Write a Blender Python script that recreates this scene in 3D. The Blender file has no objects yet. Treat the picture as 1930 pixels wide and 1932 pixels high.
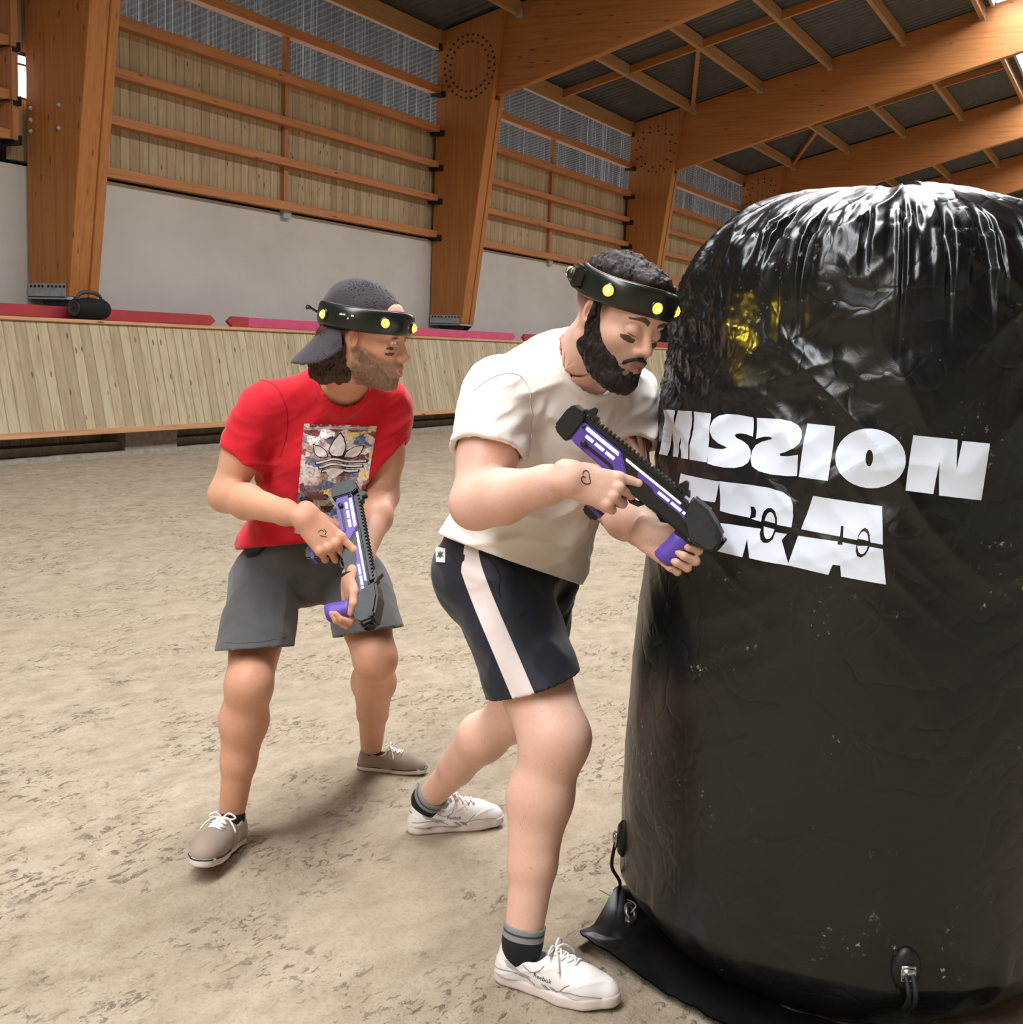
import bpy, bmesh, math, random
import numpy as np
from mathutils import Vector, Matrix
rnd = random.Random(7)
scene = bpy.context.scene
COL = scene.collection
PI = math.pi

# ------------------------------------------------------------------ camera
FPX, IW, IH = 2250.0, 1930.0, 1932.0
CAM_H = 1.4
def _axes():
    cx, cy = 965.0, 966.0
    vp, xd = (2180.0, 701.0), 358.0
    dx = np.array([vp[0]-cx, -(vp[1]-cy), -FPX]); dx /= np.linalg.norm(dx)
    yd = cy+(-(FPX*FPX)-(xd-cx)*(vp[0]-cx))/(vp[1]-cy)
    dn = np.array([xd-cx, -(yd-cy), -FPX]); dn /= np.linalg.norm(dn)
    up = -dn
    return np.stack([dx, np.cross(up, dx), up])
CR = _axes()
CO = np.array([0.0, 0.0, CAM_H])
def ray(px, py): return CR @ np.array([(px-965.0)/FPX, -(py-966.0)/FPX, -1.0])
def P(px, py, d): return CO + ray(px, py)*d          # a point of the place at depth d
def onZ(px, py, z=0.0):
    r = ray(px, py); return CO + r*((z-CO[2])/r[2])
def onY(px, py, y):
    r = ray(px, py); return CO + r*(y/r[1])
CAMX, CAMY, CAMZ = CR[:, 0], CR[:, 1], CR[:, 2]       # right, up, backwards
def Vc(x, y, z): return CAMX*x + CAMY*y - CAMZ*z      # right, up, away

cam_data = bpy.data.cameras.new('camera')
cam_data.sensor_fit = 'HORIZONTAL'; cam_data.sensor_width = 36.0
cam_data.lens = FPX/IW*36.0; cam_data.clip_start = .05; cam_data.clip_end = 400
cam = bpy.data.objects.new('camera', cam_data); COL.objects.link(cam)
M = Matrix([list(CR[0])+[0], list(CR[1])+[0], list(CR[2])+[CAM_H], [0, 0, 0, 1]])
cam.matrix_world = M
scene.camera = cam
scene.view_settings.view_transform = 'Standard'
scene.view_settings.look = 'None'
scene.view_settings.gamma = 1.0
scene.view_settings.use_curve_mapping = False

# ------------------------------------------------------------------ objects
def tag(o, label=None, cat=None, group=None, kind=None):
    if label: o['label'] = label
    if cat: o['category'] = cat
    if group: o['group'] = group
    if kind: o['kind'] = kind
    return o
def empty(name, loc, label, cat, group=None):
    o = bpy.data.objects.new(name, None); COL.objects.link(o)
    o.location = Vector(loc); o.empty_display_size = .05
    return tag(o, label, cat, group)
def mesh_obj(name, verts, faces, mat, parent=None, smooth=False, org=None):
    """verts are given in the world; origin org (default: parent's place or mean)"""
    v = np.asarray(verts, dtype=np.float64)
    if org is None:
        org = np.array(parent.location) if parent is not None and parent.type == 'EMPTY' else None
    me = bpy.data.meshes.new(name)
    if org is None: org = v.mean(0)
    lv = v-np.asarray(org)
    if isinstance(faces, np.ndarray):
        n, k = faces.shape
        me.vertices.add(len(lv)); me.vertices.foreach_set('co', lv.astype(np.float32).ravel())
        me.loops.add(n*k); me.loops.foreach_set('vertex_index', faces.astype(np.int32).ravel())
        me.polygons.add(n); me.polygons.foreach_set('loop_start', np.arange(0, n*k, k, dtype=np.int32))
        me.update(calc_edges=True)
    else:
        me.from_pydata([tuple(p) for p in lv], [], [tuple(f) for f in faces]); me.update()
    if smooth: me.polygons.foreach_set('use_smooth', [True]*len(me.polygons))
    mats = mat if isinstance(mat, (list, tuple)) else [mat]
    for m in mats: me.materials.append(m)
    o = bpy.data.objects.new(name, me); COL.objects.link(o)
    wl = Vector(org)
    if parent is not None:
        o.parent = parent
        bpl = world_loc(parent)
        o.location = wl-bpl
    else:
        o.location = wl
    return o
def world_loc(o):
    l = Vector(o.location)
    while o.parent is not None:
        o = o.parent; l = l+Vector(o.location)
    return l
def dup(o, parent=None, offset=None, name=None):
    c = o.copy(); COL.objects.link(c)
    if parent is not None: c.parent = parent
    if offset is not None: c.location = Vector(o.location)+Vector(offset)
    for ch in list(o.children): dup(ch, c)
    return c

class MB:
    def __init__(s): s.v = []; s.f = []; s.mi = []
    def add(s, v, f, m=0):
        b = len(s.v); s.v += [tuple(p) for p in v]; s.f += [tuple(i+b for i in q) for q in f]; s.mi += [m]*len(f); return s
    def box(s, lo, hi, m=0):
        (a, b, c), (d, e, f) = lo, hi
        return s.hexa([(a, b, c), (d, b, c), (d, e, c), (a, e, c), (a, b, f), (d, b, f), (d, e, f), (a, e, f)], m)
    def hexa(s, v, m=0):
        return s.add(v, [(3, 2, 1, 0), (4, 5, 6, 7), (0, 1, 5, 4), (1, 2, 6, 5), (2, 3, 7, 6), (3, 0, 4, 7)], m)
    def obox(s, c, ax, ay, az, h, m=0, bev=0.0):
        c = np.asarray(c); ax, ay, az = (np.asarray(q)*k for q, k in zip((ax, ay, az), h))
        v = [c+ax*i+ay*j+az*k for k in (-1, 1) for i, j in ((-1, -1), (1, -1), (1, 1), (-1, 1))]
        return s.hexa(v, m)
    def prism(s, poly, ext, m=0):
        """poly: list of 3d points (planar loop), extruded by vector ext"""
        n = len(poly); p = [np.asarray(q, float) for q in poly]; e = np.asarray(ext, float)
        v = p+[q+e for q in p]
        f = [tuple(range(n-1, -1, -1)), tuple(range(n, 2*n))]+[(i, (i+1) % n, n+(i+1) % n, n+i) for i in range(n)]
        return s.add(v, f, m)
    def tube(s, pts, r, seg=8, m=0, closed=False, flat=None):
        pts = [np.asarray(p, float) for p in pts]; n = len(pts)
        rr = r if hasattr(r, '__len__') else [r]*n
        up = None; rings = []
        for i in range(n):
            if closed: t = pts[(i+1) % n]-pts[i-1]
            else: t = pts[min(i+1, n-1)]-pts[max(i-1, 0)]
            t = t/(np.linalg.norm(t)+1e-12)
            if up is None:
                up = np.cross(t, [0, 0, 1.0]) if abs(t[2]) < .9 else np.cross(t, [1.0, 0, 0])
            up = up-t*np.dot(up, t); up = up/(np.linalg.norm(up)+1e-12)
            w = np.cross(t, up)
            rings.append([pts[i]+(up*math.cos(a)+w*math.sin(a)*(flat or 1))*rr[i] for a in np.linspace(0, 2*PI, seg, endpoint=False)])
        v = [q for R in rings for q in R]; f = []
        for i in range(n if closed else n-1):
            j = (i+1) % n
            for k in range(seg):
                f.append((i*seg+k, i*seg+(k+1) % seg, j*seg+(k+1) % seg, j*seg+k))
        if not closed: f += [tuple(range(seg-1, -1, -1)), tuple(range((n-1)*seg, n*seg))]
        return s.add(v, f, m)
    def lathe(s, prof, c, ax, ay, az, seg=24, m=0):
        """prof: (r, h) list, axis az"""
        c, ax, ay, az = map(np.asarray, (c, ax, ay, az)); v = []; f = []
        for r, h in prof:
            for a in np.linspace(0, 2*PI, seg, endpoint=False):
                v.append(c+(ax*math.cos(a)+ay*math.sin(a))*r+az*h)
        for i in range(len(prof)-1):
            for k in range(seg):
                f.append((i*seg+k, i*seg+(k+1) % seg, (i+1)*seg+(k+1) % seg, (i+1)*seg+k))
        f += [tuple(range(seg-1, -1, -1)), tuple(range((len(prof)-1)*seg, len(prof)*seg))]
        return s.add(v, f, m)
    def build(s, name, mat, parent=None, smooth=False, org=None, bevel=0.0):
        o = mesh_obj(name, s.v, s.f, mat, parent, smooth, org)
        if isinstance(mat, (list, tuple)) and len(mat) > 1: o.data.polygons.foreach_set('material_index', s.mi)
        bm = bmesh.new(); bm.from_mesh(o.data); bmesh.ops.recalc_face_normals(bm, faces=bm.faces)
        if bevel > 0:
            bmesh.ops.bevel(bm, geom=[e for e in bm.edges if len(e.link_faces) == 2 and e.calc_face_angle(0) > .5], offset=bevel, segments=2, affect='EDGES', clamp_overlap=True)
        bm.to_mesh(o.data); bm.free()
        return o
def unit(v): v = np.asarray(v, float); return v/np.linalg.norm(v)
def spline(pts, n):
    p = np.asarray(pts, float); m = len(p); out = []
    for t in np.linspace(0, m-1, n):
        i = min(int(t), m-2); u = t-i
        a, b, c, d = p[max(i-1, 0)], p[i], p[i+1], p[min(i+2, m-1)]
        out.append(.5*((2*b)+(c-a)*u+(2*a-5*b+4*c-d)*u*u+(3*b-a-3*c+d)*u**3))
    return np.array(out)

# ------------------------------------------------------------------ noise (numpy)
_pr = np.random.default_rng(11).permutation(4096).astype(np.int64)
_gv = np.random.default_rng(12).uniform(-1, 1, 4096)
def _h(ix, iy, iz): return _gv[_pr[(_pr[(_pr[ix & 4095]+iy) & 4095]+iz) & 4095]]
def vnoise(p):
    p = np.asarray(p, float); i = np.floor(p).astype(np.int64); f = p-i; f = f*f*f*(f*(f*6-15)+10)
    x, y, z = i[..., 0], i[..., 1], i[..., 2]; u, v, w = f[..., 0], f[..., 1], f[..., 2]
    def lx(y, z): a = _h(x, y, z); return a+(_h(x+1, y, z)-a)*u
    a = lx(y, z); a = a+(lx(y+1, z)-a)*v
    b = lx(y, z+1); b = b+(lx(y+1, z+1)-b)*v
    return a+(b-a)*w
def fbm(p, o=3, g=.5):
    p = np.asarray(p, float); s = 0; a = 1.0
    for k in range(o): s = s+a*vnoise(p*2.0**k+17.3*k); a *= g
    return s
def ridge(p, o=2):
    p = np.asarray(p, float); s = 0; a = 1.0
    for k in range(o): s = s+a*(1-2*np.abs(vnoise(p*2.0**k+9.1*k))); a *= .5
    return s
def sstep(a, b, x): t = np.clip((x-a)/(b-a), 0, 1); return t*t*(3-2*t)

# ------------------------------------------------------------------ materials
def srgb(r, g, b):
    def c(u):
        u /= 255.0
        return u/12.92 if u <= .04045 else ((u+.055)/1.055)**2.4
    return (c(r), c(g), c(b), 1.0)
class NT:
    def __init__(s, name):
        s.m = bpy.data.materials.new(name); s.m.use_nodes = True; s.t = s.m.node_tree
        s.b = s.t.nodes['Principled BSDF']; s.out = s.t.nodes['Material Output']
    def n(s, typ, ins=None, **kw):
        q = s.t.nodes.new(typ)
        for k, v in kw.items(): setattr(q, k, v)
        for k, v in (ins or {}).items(): s.set(q.inputs[k], v)
        return q
    def set(s, sock, v):
        if isinstance(v, bpy.types.NodeSocket): s.t.links.new(v, sock)
        elif isinstance(v, bpy.types.Node): s.t.links.new(v.outputs[0], sock)
        else: sock.default_value = v
    def p(s, **kw):
        for k, v in kw.items(): s.set(s.b.inputs[k.replace('_', ' ')], v)
    def pos(s): return s.n('ShaderNodeNewGeometry').outputs['Position']
    def obj(s): return s.n('ShaderNodeTexCoord').outputs['Object']
    def map(s, vec, scale=(1, 1, 1), rot=(0, 0, 0), loc=(0, 0, 0)):
        return s.n('ShaderNodeMapping', {'Vector': vec, 'Scale': scale, 'Rotation': rot, 'Location': loc}).outputs[0]
    def noise(s, vec, scale, detail=3, rough=.55, dist=0.0):
        return s.n('ShaderNodeTexNoise', {'Vector': vec, 'Scale': scale, 'Detail': detail, 'Roughness': rough, 'Distortion': dist}).outputs[0]
    def ramp(s, fac, stops):
        q = s.n('ShaderNodeValToRGB', {'Fac': fac}); e = q.color_ramp.elements
        while len(e) < len(stops): e.new(.5)
        for el, (pos, c) in zip(e, stops):
            el.position = pos; el.color = c if hasattr(c, '__len__') else (c, c, c, 1)
        return q.outputs[0]
    def mix(s, fac, a, b, mode='MIX'):
        q = s.n('ShaderNodeMix', data_type='RGBA', blend_type=mode)
        s.set(q.inputs[0], fac); s.set(q.inputs[6], a); s.set(q.inputs[7], b); return q.outputs[2]
    def math(s, op, a, b=None, c=None):
        q = s.n('ShaderNodeMath', operation=op); s.set(q.inputs[0], a)
        if b is not None: s.set(q.inputs[1], b)
        if c is not None: s.set(q.inputs[2], c)
        return q.outputs[0]
    def sep(s, vec): q = s.n('ShaderNodeSeparateXYZ', {0: vec}); return q.outputs
    def comb(s, x, y, z): return s.n('ShaderNodeCombineXYZ', {0: x, 1: y, 2: z}).outputs[0]
    def bump(s, h, strength=.3, dist=.01, normal=None):
        q = s.n('ShaderNodeBump', {'Height': h, 'Strength': strength, 'Distance': dist})
        if normal is not None: s.set(q.inputs['Normal'], normal)
        s.set(s.b.inputs['Normal'], q.outputs[0]); return q.outputs[0]
def plain(name, col, rough=.6, metal=0.0, spec=.5, noise_amt=.12, noise_scale=30, bump=0.0):
    t = NT(name); v = t.obj(); k = t.noise(v, noise_scale, 4)
    c2 = tuple(x*(1-noise_amt*2) for x in col[:3])+(1,); c1 = tuple(min(1, x*(1+noise_amt)) for x in col[:3])+(1,)
    t.p(Base_Color=t.ramp(k, [(.3, c2), (.7, c1)]), Roughness=rough, Metallic=metal, Specular_IOR_Level=spec)
    if bump: t.bump(t.noise(v, noise_scale*6, 3), bump, .002)
    return t.m
# ================================================================== materials of the hall
def wood_mat(name, axis, base, dark, light, lam=.04, knots=True, rough=.55):
    t = NT(name); pos = t.pos()
    sc = {'X': (.35, 9, 9), 'Y': (9, .35, 9), 'Z': (9, 9, .35)}[axis]
    v = t.map(pos, sc)
    g = t.noise(v, 3.0, 5, .6, .6)
    fine = t.noise(v, 14.0, 3, .6)
    c = t.ramp(g, [(.25, dark), (.5, base), (.8, light)])
    c = t.mix(t.math('MULTIPLY', fine, .35), c, dark)
    # glued lamella tint
    x, y, z = t.sep(pos)
    across = {'X': z, 'Y': z, 'Z': y}[axis]
    lamn = t.math('FLOOR', t.math('DIVIDE', across, lam))
    wn = t.n('ShaderNodeTexWhiteNoise', noise_dimensions='1D'); t.set(wn.inputs['W'], lamn)
    c = t.mix(t.math('MULTIPLY', wn.outputs[0], .14), c, light)
    if knots:
        vs = {'X': (2.2, 10, 10), 'Y': (10, 2.2, 10), 'Z': (10, 10, 2.6)}[axis]
        vo = t.n('ShaderNodeTexVoronoi', {'Vector': t.map(pos, vs), 'Scale': 1.0, 'Randomness': 1.0})
        kd = t.ramp(vo.outputs['Distance'], [(.08, 1.0), (.17, 0.0)])
        sel = t.ramp(t.sep(vo.outputs['Color'])[0], [(.62, 0.0), (.66, 1.0)])
        c = t.mix(t.math('MULTIPLY', t.math('MULTIPLY', kd, sel), .75), c, srgb(70, 36, 18))
    t.p(Base_Color=c, Roughness=rough, Specular_IOR_Level=.35)
    t.bump(fine, .15, .004)
    return t.m
ORANGE = (srgb(170, 110, 58), srgb(144, 88, 44), srgb(184, 126, 72))
W_COL = wood_mat('glulam_upright', 'Z', *ORANGE)
W_RAF = wood_mat('glulam_rafter', 'Y', *ORANGE)
W_GIRT = wood_mat('pine_girt', 'X', srgb(186, 124, 78), srgb(156, 96, 54), srgb(204, 146, 98), lam=.5)
W_PUR = wood_mat('pine_purlin', 'X', srgb(164, 124, 82), srgb(136, 96, 58), srgb(182, 146, 104), lam=.5)
W_BAT = wood_mat('pine_batten', 'Z', srgb(178, 120, 82), srgb(148, 90, 56), srgb(198, 146, 104), lam=.5)
W_RAIL = wood_mat('pine_rail', 'X', srgb(206, 158, 118), srgb(180, 128, 92), srgb(220, 180, 142), lam=.5)

def board_mat(name, w, base, dark, light, greenish, off=0.0):
    t = NT(name); pos = t.pos(); x, y, z = t.sep(pos)
    u = t.math('DIVIDE', t.math('ADD', x, off), w)
    idx = t.math('FLOOR', u); fr = t.math('FRACT', u)
    wn = t.n('ShaderNodeTexWhiteNoise', noise_dimensions='1D'); t.set(wn.inputs['W'], idx)
    rv = wn.outputs[0]
    # every board has its own grain
    v = t.comb(t.math('ADD', t.math('MULTIPLY', x, 9.0), t.math('MULTIPLY', rv, 37.0)), t.math('MULTIPLY', y, 3.0), t.math('ADD', t.math('MULTIPLY', z, .8), t.math('MULTIPLY', rv, 91.0)))
    g = t.noise(v, 2.2, 5, .62, .5)
    c = t.ramp(g, [(.25, dark), (.5, base), (.78, light)])
    c = t.mix(t.ramp(rv, [(0.0, .5), (.35, .05), (1.0, 0.0)]), c, greenish)
    c = t.mix(t.ramp(wn.outputs[1], [(.55, 0.0), (1.0, .35)]), c, light)
    vo = t.n('ShaderNodeTexVoronoi', {'Vector': t.comb(t.math('ADD', t.math('MULTIPLY', x, 11.0), t.math('MULTIPLY', rv, 13.0)), 0.0, t.math('ADD', t.math('MULTIPLY', z, 4.2), t.math('MULTIPLY', rv, 71.0))), 'Scale': 1.0, 'Randomness': 1.0}, voronoi_dimensions='3D')
    kd = t.ramp(vo.outputs['Distance'], [(.10, 1.0), (.2, 0.0)])
    sel = t.ramp(t.sep(vo.outputs['Color'])[0], [(.5, 0.0), (.56, 1.0)])
    c = t.mix(t.math('MULTIPLY', t.math('MULTIPLY', kd, sel), .8), c, srgb(84, 58, 36))
    pp = t.math('PINGPONG', fr, .5)
    seam = t.ramp(pp, [(.0, 1.0), (.035, .7), (.07, 0.0)])
    c = t.mix(t.math('MULTIPLY', seam, t.math('ADD', .2, t.math('MULTIPLY', rv, .4))), c, srgb(76, 58, 40))
    t.p(Base_Color=c, Roughness=.7, Specular_IOR_Level=.25)
    h = t.math('ADD', t.math('MULTIPLY', g, .25), t.ramp(pp, [(.0, 0.0), (.08, 1.0)]))
    t.bump(h, .5, .012)
    return t.m
B_KICK = board_mat('kickboard_planks', .145, srgb(184, 168, 138), srgb(156, 138, 106), srgb(204, 190, 162), srgb(138, 118, 90))
B_WALL = board_mat('cladding_planks', .165, srgb(176, 156, 122), srgb(150, 128, 94), srgb(194, 176, 144), srgb(134, 110, 76), .05)

t = NT('cast_concrete'); v = t.pos()
a = t.noise(t.map(v, (.35, .35, .6)), 1.6, 5, .6); b = t.noise(v, 22, 4, .6)
s_ = t.noise(t.map(v, (1.4, 1.4, .12)), 2.0, 4, .6)
c = t.ramp(a, [(.25, srgb(186, 180, 173)), (.75, srgb(204, 198, 191))])
c = t.mix(t.ramp(s_, [(.5, 0.0), (.8, .25)]), c, srgb(206, 198, 186))
c = t.mix(t.ramp(b, [(.62, 0.0), (.8, .3)]), c, srgb(150, 140, 126))
t.p(Base_Color=c, Roughness=.8, Specular_IOR_Level=.25); t.bump(b, .12, .004)
CONC = t.m
t = NT('concrete_footing'); v = t.pos(); b = t.noise(v, 14, 5, .65)
t.p(Base_Color=t.ramp(b, [(.25, srgb(120, 112, 102)), (.75, srgb(168, 158, 146))]), Roughness=.9); t.bump(b, .4, .01)
FOOT = t.m

t = NT('corrugated_steel'); v = t.pos(); b = t.noise(v, 3, 4)
t.p(Base_Color=t.ramp(b, [(.3, srgb(62, 60, 56)), (.7, srgb(76, 73, 68))]), Roughness=.55, Metallic=.25)
STEEL = t.m
GALV = plain('galvanised_steel', srgb(164, 170, 176), .5, .15, .5, .12, 18)
HANG = plain('black_hanger_steel', srgb(52, 52, 52), .5, .5)
BOLT = plain('bolt_head_steel', srgb(64, 44, 30), .5, .3)

G_DARK = plain('shade_panel', (.01, .01, .01, 1), .9)
WHITE_M = plain('white_painted_steel', srgb(208, 206, 202), .5)
# translucent ribbed sheet
t = NT('ribbed_polycarbonate'); v = t.pos()
st = t.noise(t.map(v, (34, 1, .16)), 1.0, 3, .6)
cl = t.noise(t.map(v, (2.0, 1, .35)), 1.0, 2, .5)
fac = t.math('MULTIPLY', t.ramp(st, [(.50, .02), (.74, .42)]), t.ramp(cl, [(.25, .35), (.75, 1.0)]))  # milky streaks stand in for daylight caught in the ribs
tr = t.n('ShaderNodeBsdfTransparent', {'Color': (.42, .39, .37, 1)})
tl = t.n('ShaderNodeBsdfTranslucent', {'Color': (.86, .84, .82, 1)})
gl = t.n('ShaderNodeBsdfGlossy', {'Color': (.8, .8, .8, 1), 'Roughness': .12})
m1 = t.n('ShaderNodeMixShader'); t.set(m1.inputs[0], fac); t.set(m1.inputs[1], tr.outputs[0]); t.set(m1.inputs[2], tl.outputs[0])
m2 = t.n('ShaderNodeMixShader'); t.set(m2.inputs[0], .06); t.set(m2.inputs[1], m1.outputs[0]); t.set(m2.inputs[2], gl.outputs[0])
t.set(t.out.inputs[0], m2.outputs[0])
POLY = t.m

t = NT('skylight_panel_glow'); em = t.n('ShaderNodeEmission', {'Color': (.965, .98, 1.0, 1), 'Strength': 9.4})
t.set(t.out.inputs[0], em.outputs[0]); SKYL = t.m
t = NT('daylit_window_glow'); em = t.n('ShaderNodeEmission', {'Color': (1.0, .99, .96, 1), 'Strength': 6.0})
t.set(t.out.inputs[0], em.outputs[0]); DAYW = t.m

# ================================================================== sand floor
def sand_height(X, Y):
    p = np.stack([X, Y, 0*X], -1)
    rough = sstep(.0, 1.0, .55+.5*vnoise(p*.55+3.1))*sstep(.6, 3.2, np.hypot(X-2.2, Y-1.4)+.4)
    h = .010*fbm(p*.9+5, 2)
    pr = np.stack([X*.8+Y*.6, Y*.8-X*.6, 0*X], -1)
    h = h+(.25+.75*rough)*(.010*fbm(p*5.0+1, 2)+.009*ridge(np.stack([pr[..., 0]*5, pr[..., 1]*10, 0*X], -1)+40, 2))
    h = h+(.2+.8*rough)*.005*fbm(p*22.0+9, 2)
    return h
FEET = []   # x, y, r: flat prints under the shoes and the bunker
def floor_h(X, Y):
    h = sand_height(X, Y)-.012
    for (x, y, r, z) in FEET:
        d = np.hypot(X-x, Y-y); w = 1-sstep(r, r+.12, d); h = h*(1-w)+z*w
    return h
t = NT('arena_sand'); v = t.pos()
big = t.noise(v, .9, 3, .5); mid = t.noise(t.map(v, (1, 1.6, 1), (0, 0, .5)), 6.5, 6, .66, .25); fin = t.noise(v, 90, 4, .7)
c = t.ramp(mid, [(.25, srgb(142, 127, 107)), (.5, srgb(166, 151, 130)), (.75, srgb(180, 167, 147))])
c = t.mix(t.ramp(big, [(.35, 0.0), (.7, .35)]), c, srgb(156, 140, 119))
clump = t.noise(t.map(v, (1, 1.9, 1), (0, 0, .6)), 21, 5, .75, .5)
where = t.noise(v, 2.3, 4, .6)
cm = t.math('MULTIPLY', t.ramp(clump, [(.56, 0.0), (.64, 1.0)]), t.ramp(where, [(.46, 0.0), (.60, 1.0)]))
c = t.mix(t.math('MULTIPLY', cm, .55), c, srgb(96, 74, 52))  # dark clumps, their small shadows painted into the same colour
c = t.mix(t.ramp(fin, [(.5, 0.0), (.75, .42)]), c, srgb(106, 90, 70))
t.p(Base_Color=c, Roughness=.92, Specular_IOR_Level=.15)
b1 = t.bump(t.math('ADD', t.math('ADD', t.math('MULTIPLY', mid, .9), t.math('MULTIPLY', fin, .34)), t.math('MULTIPLY', cm, .55)), .75, .02)
SAND = t.m
def make_floor():
    parts_v = []; parts_f = []; base = 0
    def grid(xs, ys):
        nonlocal base
        X, Y = np.meshgrid(xs, ys, indexing='ij'); Z = floor_h(X, Y)
        n, m = X.shape; i = np.arange(n*m).reshape(n, m)
        f = np.stack([i[:-1, :-1], i[1:, :-1], i[1:, 1:], i[:-1, 1:]], -1).reshape(-1, 4)
        parts_v.append(np.stack([X, Y, Z], -1).reshape(-1, 3)); parts_f.append(f+base); base += n*m
    def rng(a, b, s0, grow):
        o = [a]; s = s0
        while o[-1] < b: o.append(o[-1]+s); s *= grow
        o[-1] = b; return np.array(o)
    xs = np.r_[np.arange(-14, 1.2, .35), rng(1.25, 56, .014, 1.0052)]
    ys = np.r_[np.arange(-12, -1.2, .3), np.arange(-1.2, 3.2, .016), rng(3.2, 12.4, .018, 1.006)]
    grid(xs, ys)
    o = mesh_obj('floor', np.concatenate(parts_v), np.concatenate(parts_f), SAND, smooth=True, org=(0, 0, 0))
    tag(o, 'wide sandy riding arena floor with raked clumps', 'floor', kind='structure')

# ================================================================== hall constants
XC = [1.01, 9.98, 18.95, 27.92, 36.89, 45.86, 54.8]      # near face of each frame along the wall
CW = .45
def roof_z(y): return 6.96+.252*(11.85-y)
RIDGE = .4
def struct(o, label=None, cat=None):
    return tag(o, label, cat, kind='structure')
def bay_words(i):
    return ['the near bay', 'the first-to-second column bay', 'the second-to-third column bay',
            'the third-to-fourth column bay', 'the bay past the fourth column', 'the farthest bay'][i]

# ---- concrete and cladding of the long wall, bay by bay
mb = MB().box((-6, 11.93, -.3), (28.2, 12.25, 3.30)).box((28.2, 11.93, -.3), (30.2, 12.25, 3.0)).box((32.6, 11.93, -.3), (56, 12.25, 3.3))
mb2 = MB().box((-6, 12.28, 2.2), (56, 12.32, 3.75))  # sheet added to keep the gap dark and the sky out of it
struct(mb2.build('wall_left.003', HANG), 'added dark sheet hiding the sky behind the gap above the concrete wall', 'wall')
struct(mb.build('wall_left', CONC), 'grey cast concrete lower wall behind the kickboard', 'wall')
mb = MB().box((10.19, 11.97, 3.36), (56, 12.06, 5.30)).box((-6, 11.97, 3.6), (9.83, 12.06, 5.3)).box((9.83, 11.97, 3.36), (10.2, 12.06, 4.06)).box((9.83, 11.97, 4.6), (10.2, 12.06, 5.3))
struct(mb.build('wall_left.001', B_WALL), 'vertical plank cladding above the grey concrete wall', 'wall')
# dark doorway in the far bay
t = empty('door_1', (31.4, 12.1, 0), 'dark open doorway far behind the bearded man', 'doorway'); t['kind'] = 'structure'
MB().box((30.0, 12.5, -.3), (33.2, 12.55, 3.2)).build('shade_panel', G_DARK, t)  # added black panel, stands for the unlit space and hides the sky
MB().box((30.15, 11.88, 0), (30.4, 12.2, 2.75)).box((32.45, 11.88, 0), (32.7, 12.2, 2.75)).box((30.15, 11.86, 2.7), (32.7, 12.2, 2.86)).build('door_frame', WHITE_M, t)
# polycarbonate strips
n = 0
for i in range(0, 6):
    xs = np.arange(XC[i]+CW*.5, XC[i+1]+CW*.5, .019); y = 12.03+.016*np.sin(xs*2*PI/.152)
    zs = [5.28, 7.0]
    v = [(x, yy, z) for z in zs for x, yy in zip(xs, y)]; k = len(xs)
    f = [(j, j+1, k+j+1, k+j) for j in range(k-1)]
    n += 1
    struct(mesh_obj('window_%d' % n, v, f, POLY, smooth=True), 'clear ribbed plastic strip window in '+bay_words(i), 'window')
# small daylight window by the left column
t = empty('window_7', (9.62, 12.02, 4.64), 'small bright window left of the first timber column', 'window'); t['kind'] = 'structure'
a_ = onY(33, 104, 12.0); b_ = onY(50, 186, 12.0)
px_ = onY(22, 150, 11.76)[0], onY(34.5, 150, 11.76)[0]
MB().box((px_[0], 11.76, 3.55), (px_[1], 11.97, 7.0)).build('window_post', W_BAT, t)
MB().box((a_[0]-.02, 12.04, b_[2]), (b_[0]+.3, 12.05, a_[2])).build('pane', DAYW, t)
MB().box((a_[0]-.06, 11.98, b_[2]-.04), (a_[0]-.02, 12.04, a_[2]+.04)).box((a_[0]-.02, 12.0, b_[2]+.36), (b_[0]+.3, 12.03, b_[2]+.385)).box((a_[0]-.06, 11.98, a_[2]), (b_[0]+.3, 12.04, a_[2]+.04)).box((a_[0]-.06, 11.98, b_[2]-.04), (b_[0]+.3, 12.04, b_[2])).build('window_frame', HANG, t)

# ---- roof: corrugated sheet, open strip for the skylight
SK0, SK1 = 3.75, 1.15
def roof_sheet(name, y0, y1, x0, x1, sign=1):
    xs = np.arange(x0, x1, .03); w = .022*np.sign(np.sin(xs*2*PI/.21))*np.minimum(1, 2.2*np.abs(np.sin(xs*2*PI/.21)))
    v = []
    for y in (y0, y1):
        yy = y if sign > 0 else 2*RIDGE-y
        v += [(x, yy, roof_z(y)+.03+q) for x, q in zip(xs, w)]
    k = len(xs); f = [(j, j+1, k+j+1, k+j) for j in range(k-1)]
    return mesh_obj(name, v, f, STEEL, org=(0, 0, 7))
struct(roof_sheet('ceiling', 15.3, SK0, -14, 56), 'dark corrugated steel roof sheet on the timber purlins', 'ceiling')  # eave lengthened past the wall to darken the view through the strip windows
struct(roof_sheet('ceiling.001', SK1, RIDGE, -14, 56), 'corrugated steel roof strip along the ridge', 'ceiling')
struct(roof_sheet('ceiling.002', 13.0, RIDGE, -14, 56, -1), 'corrugated steel roof sheet of the opposite slope', 'ceiling')
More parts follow.
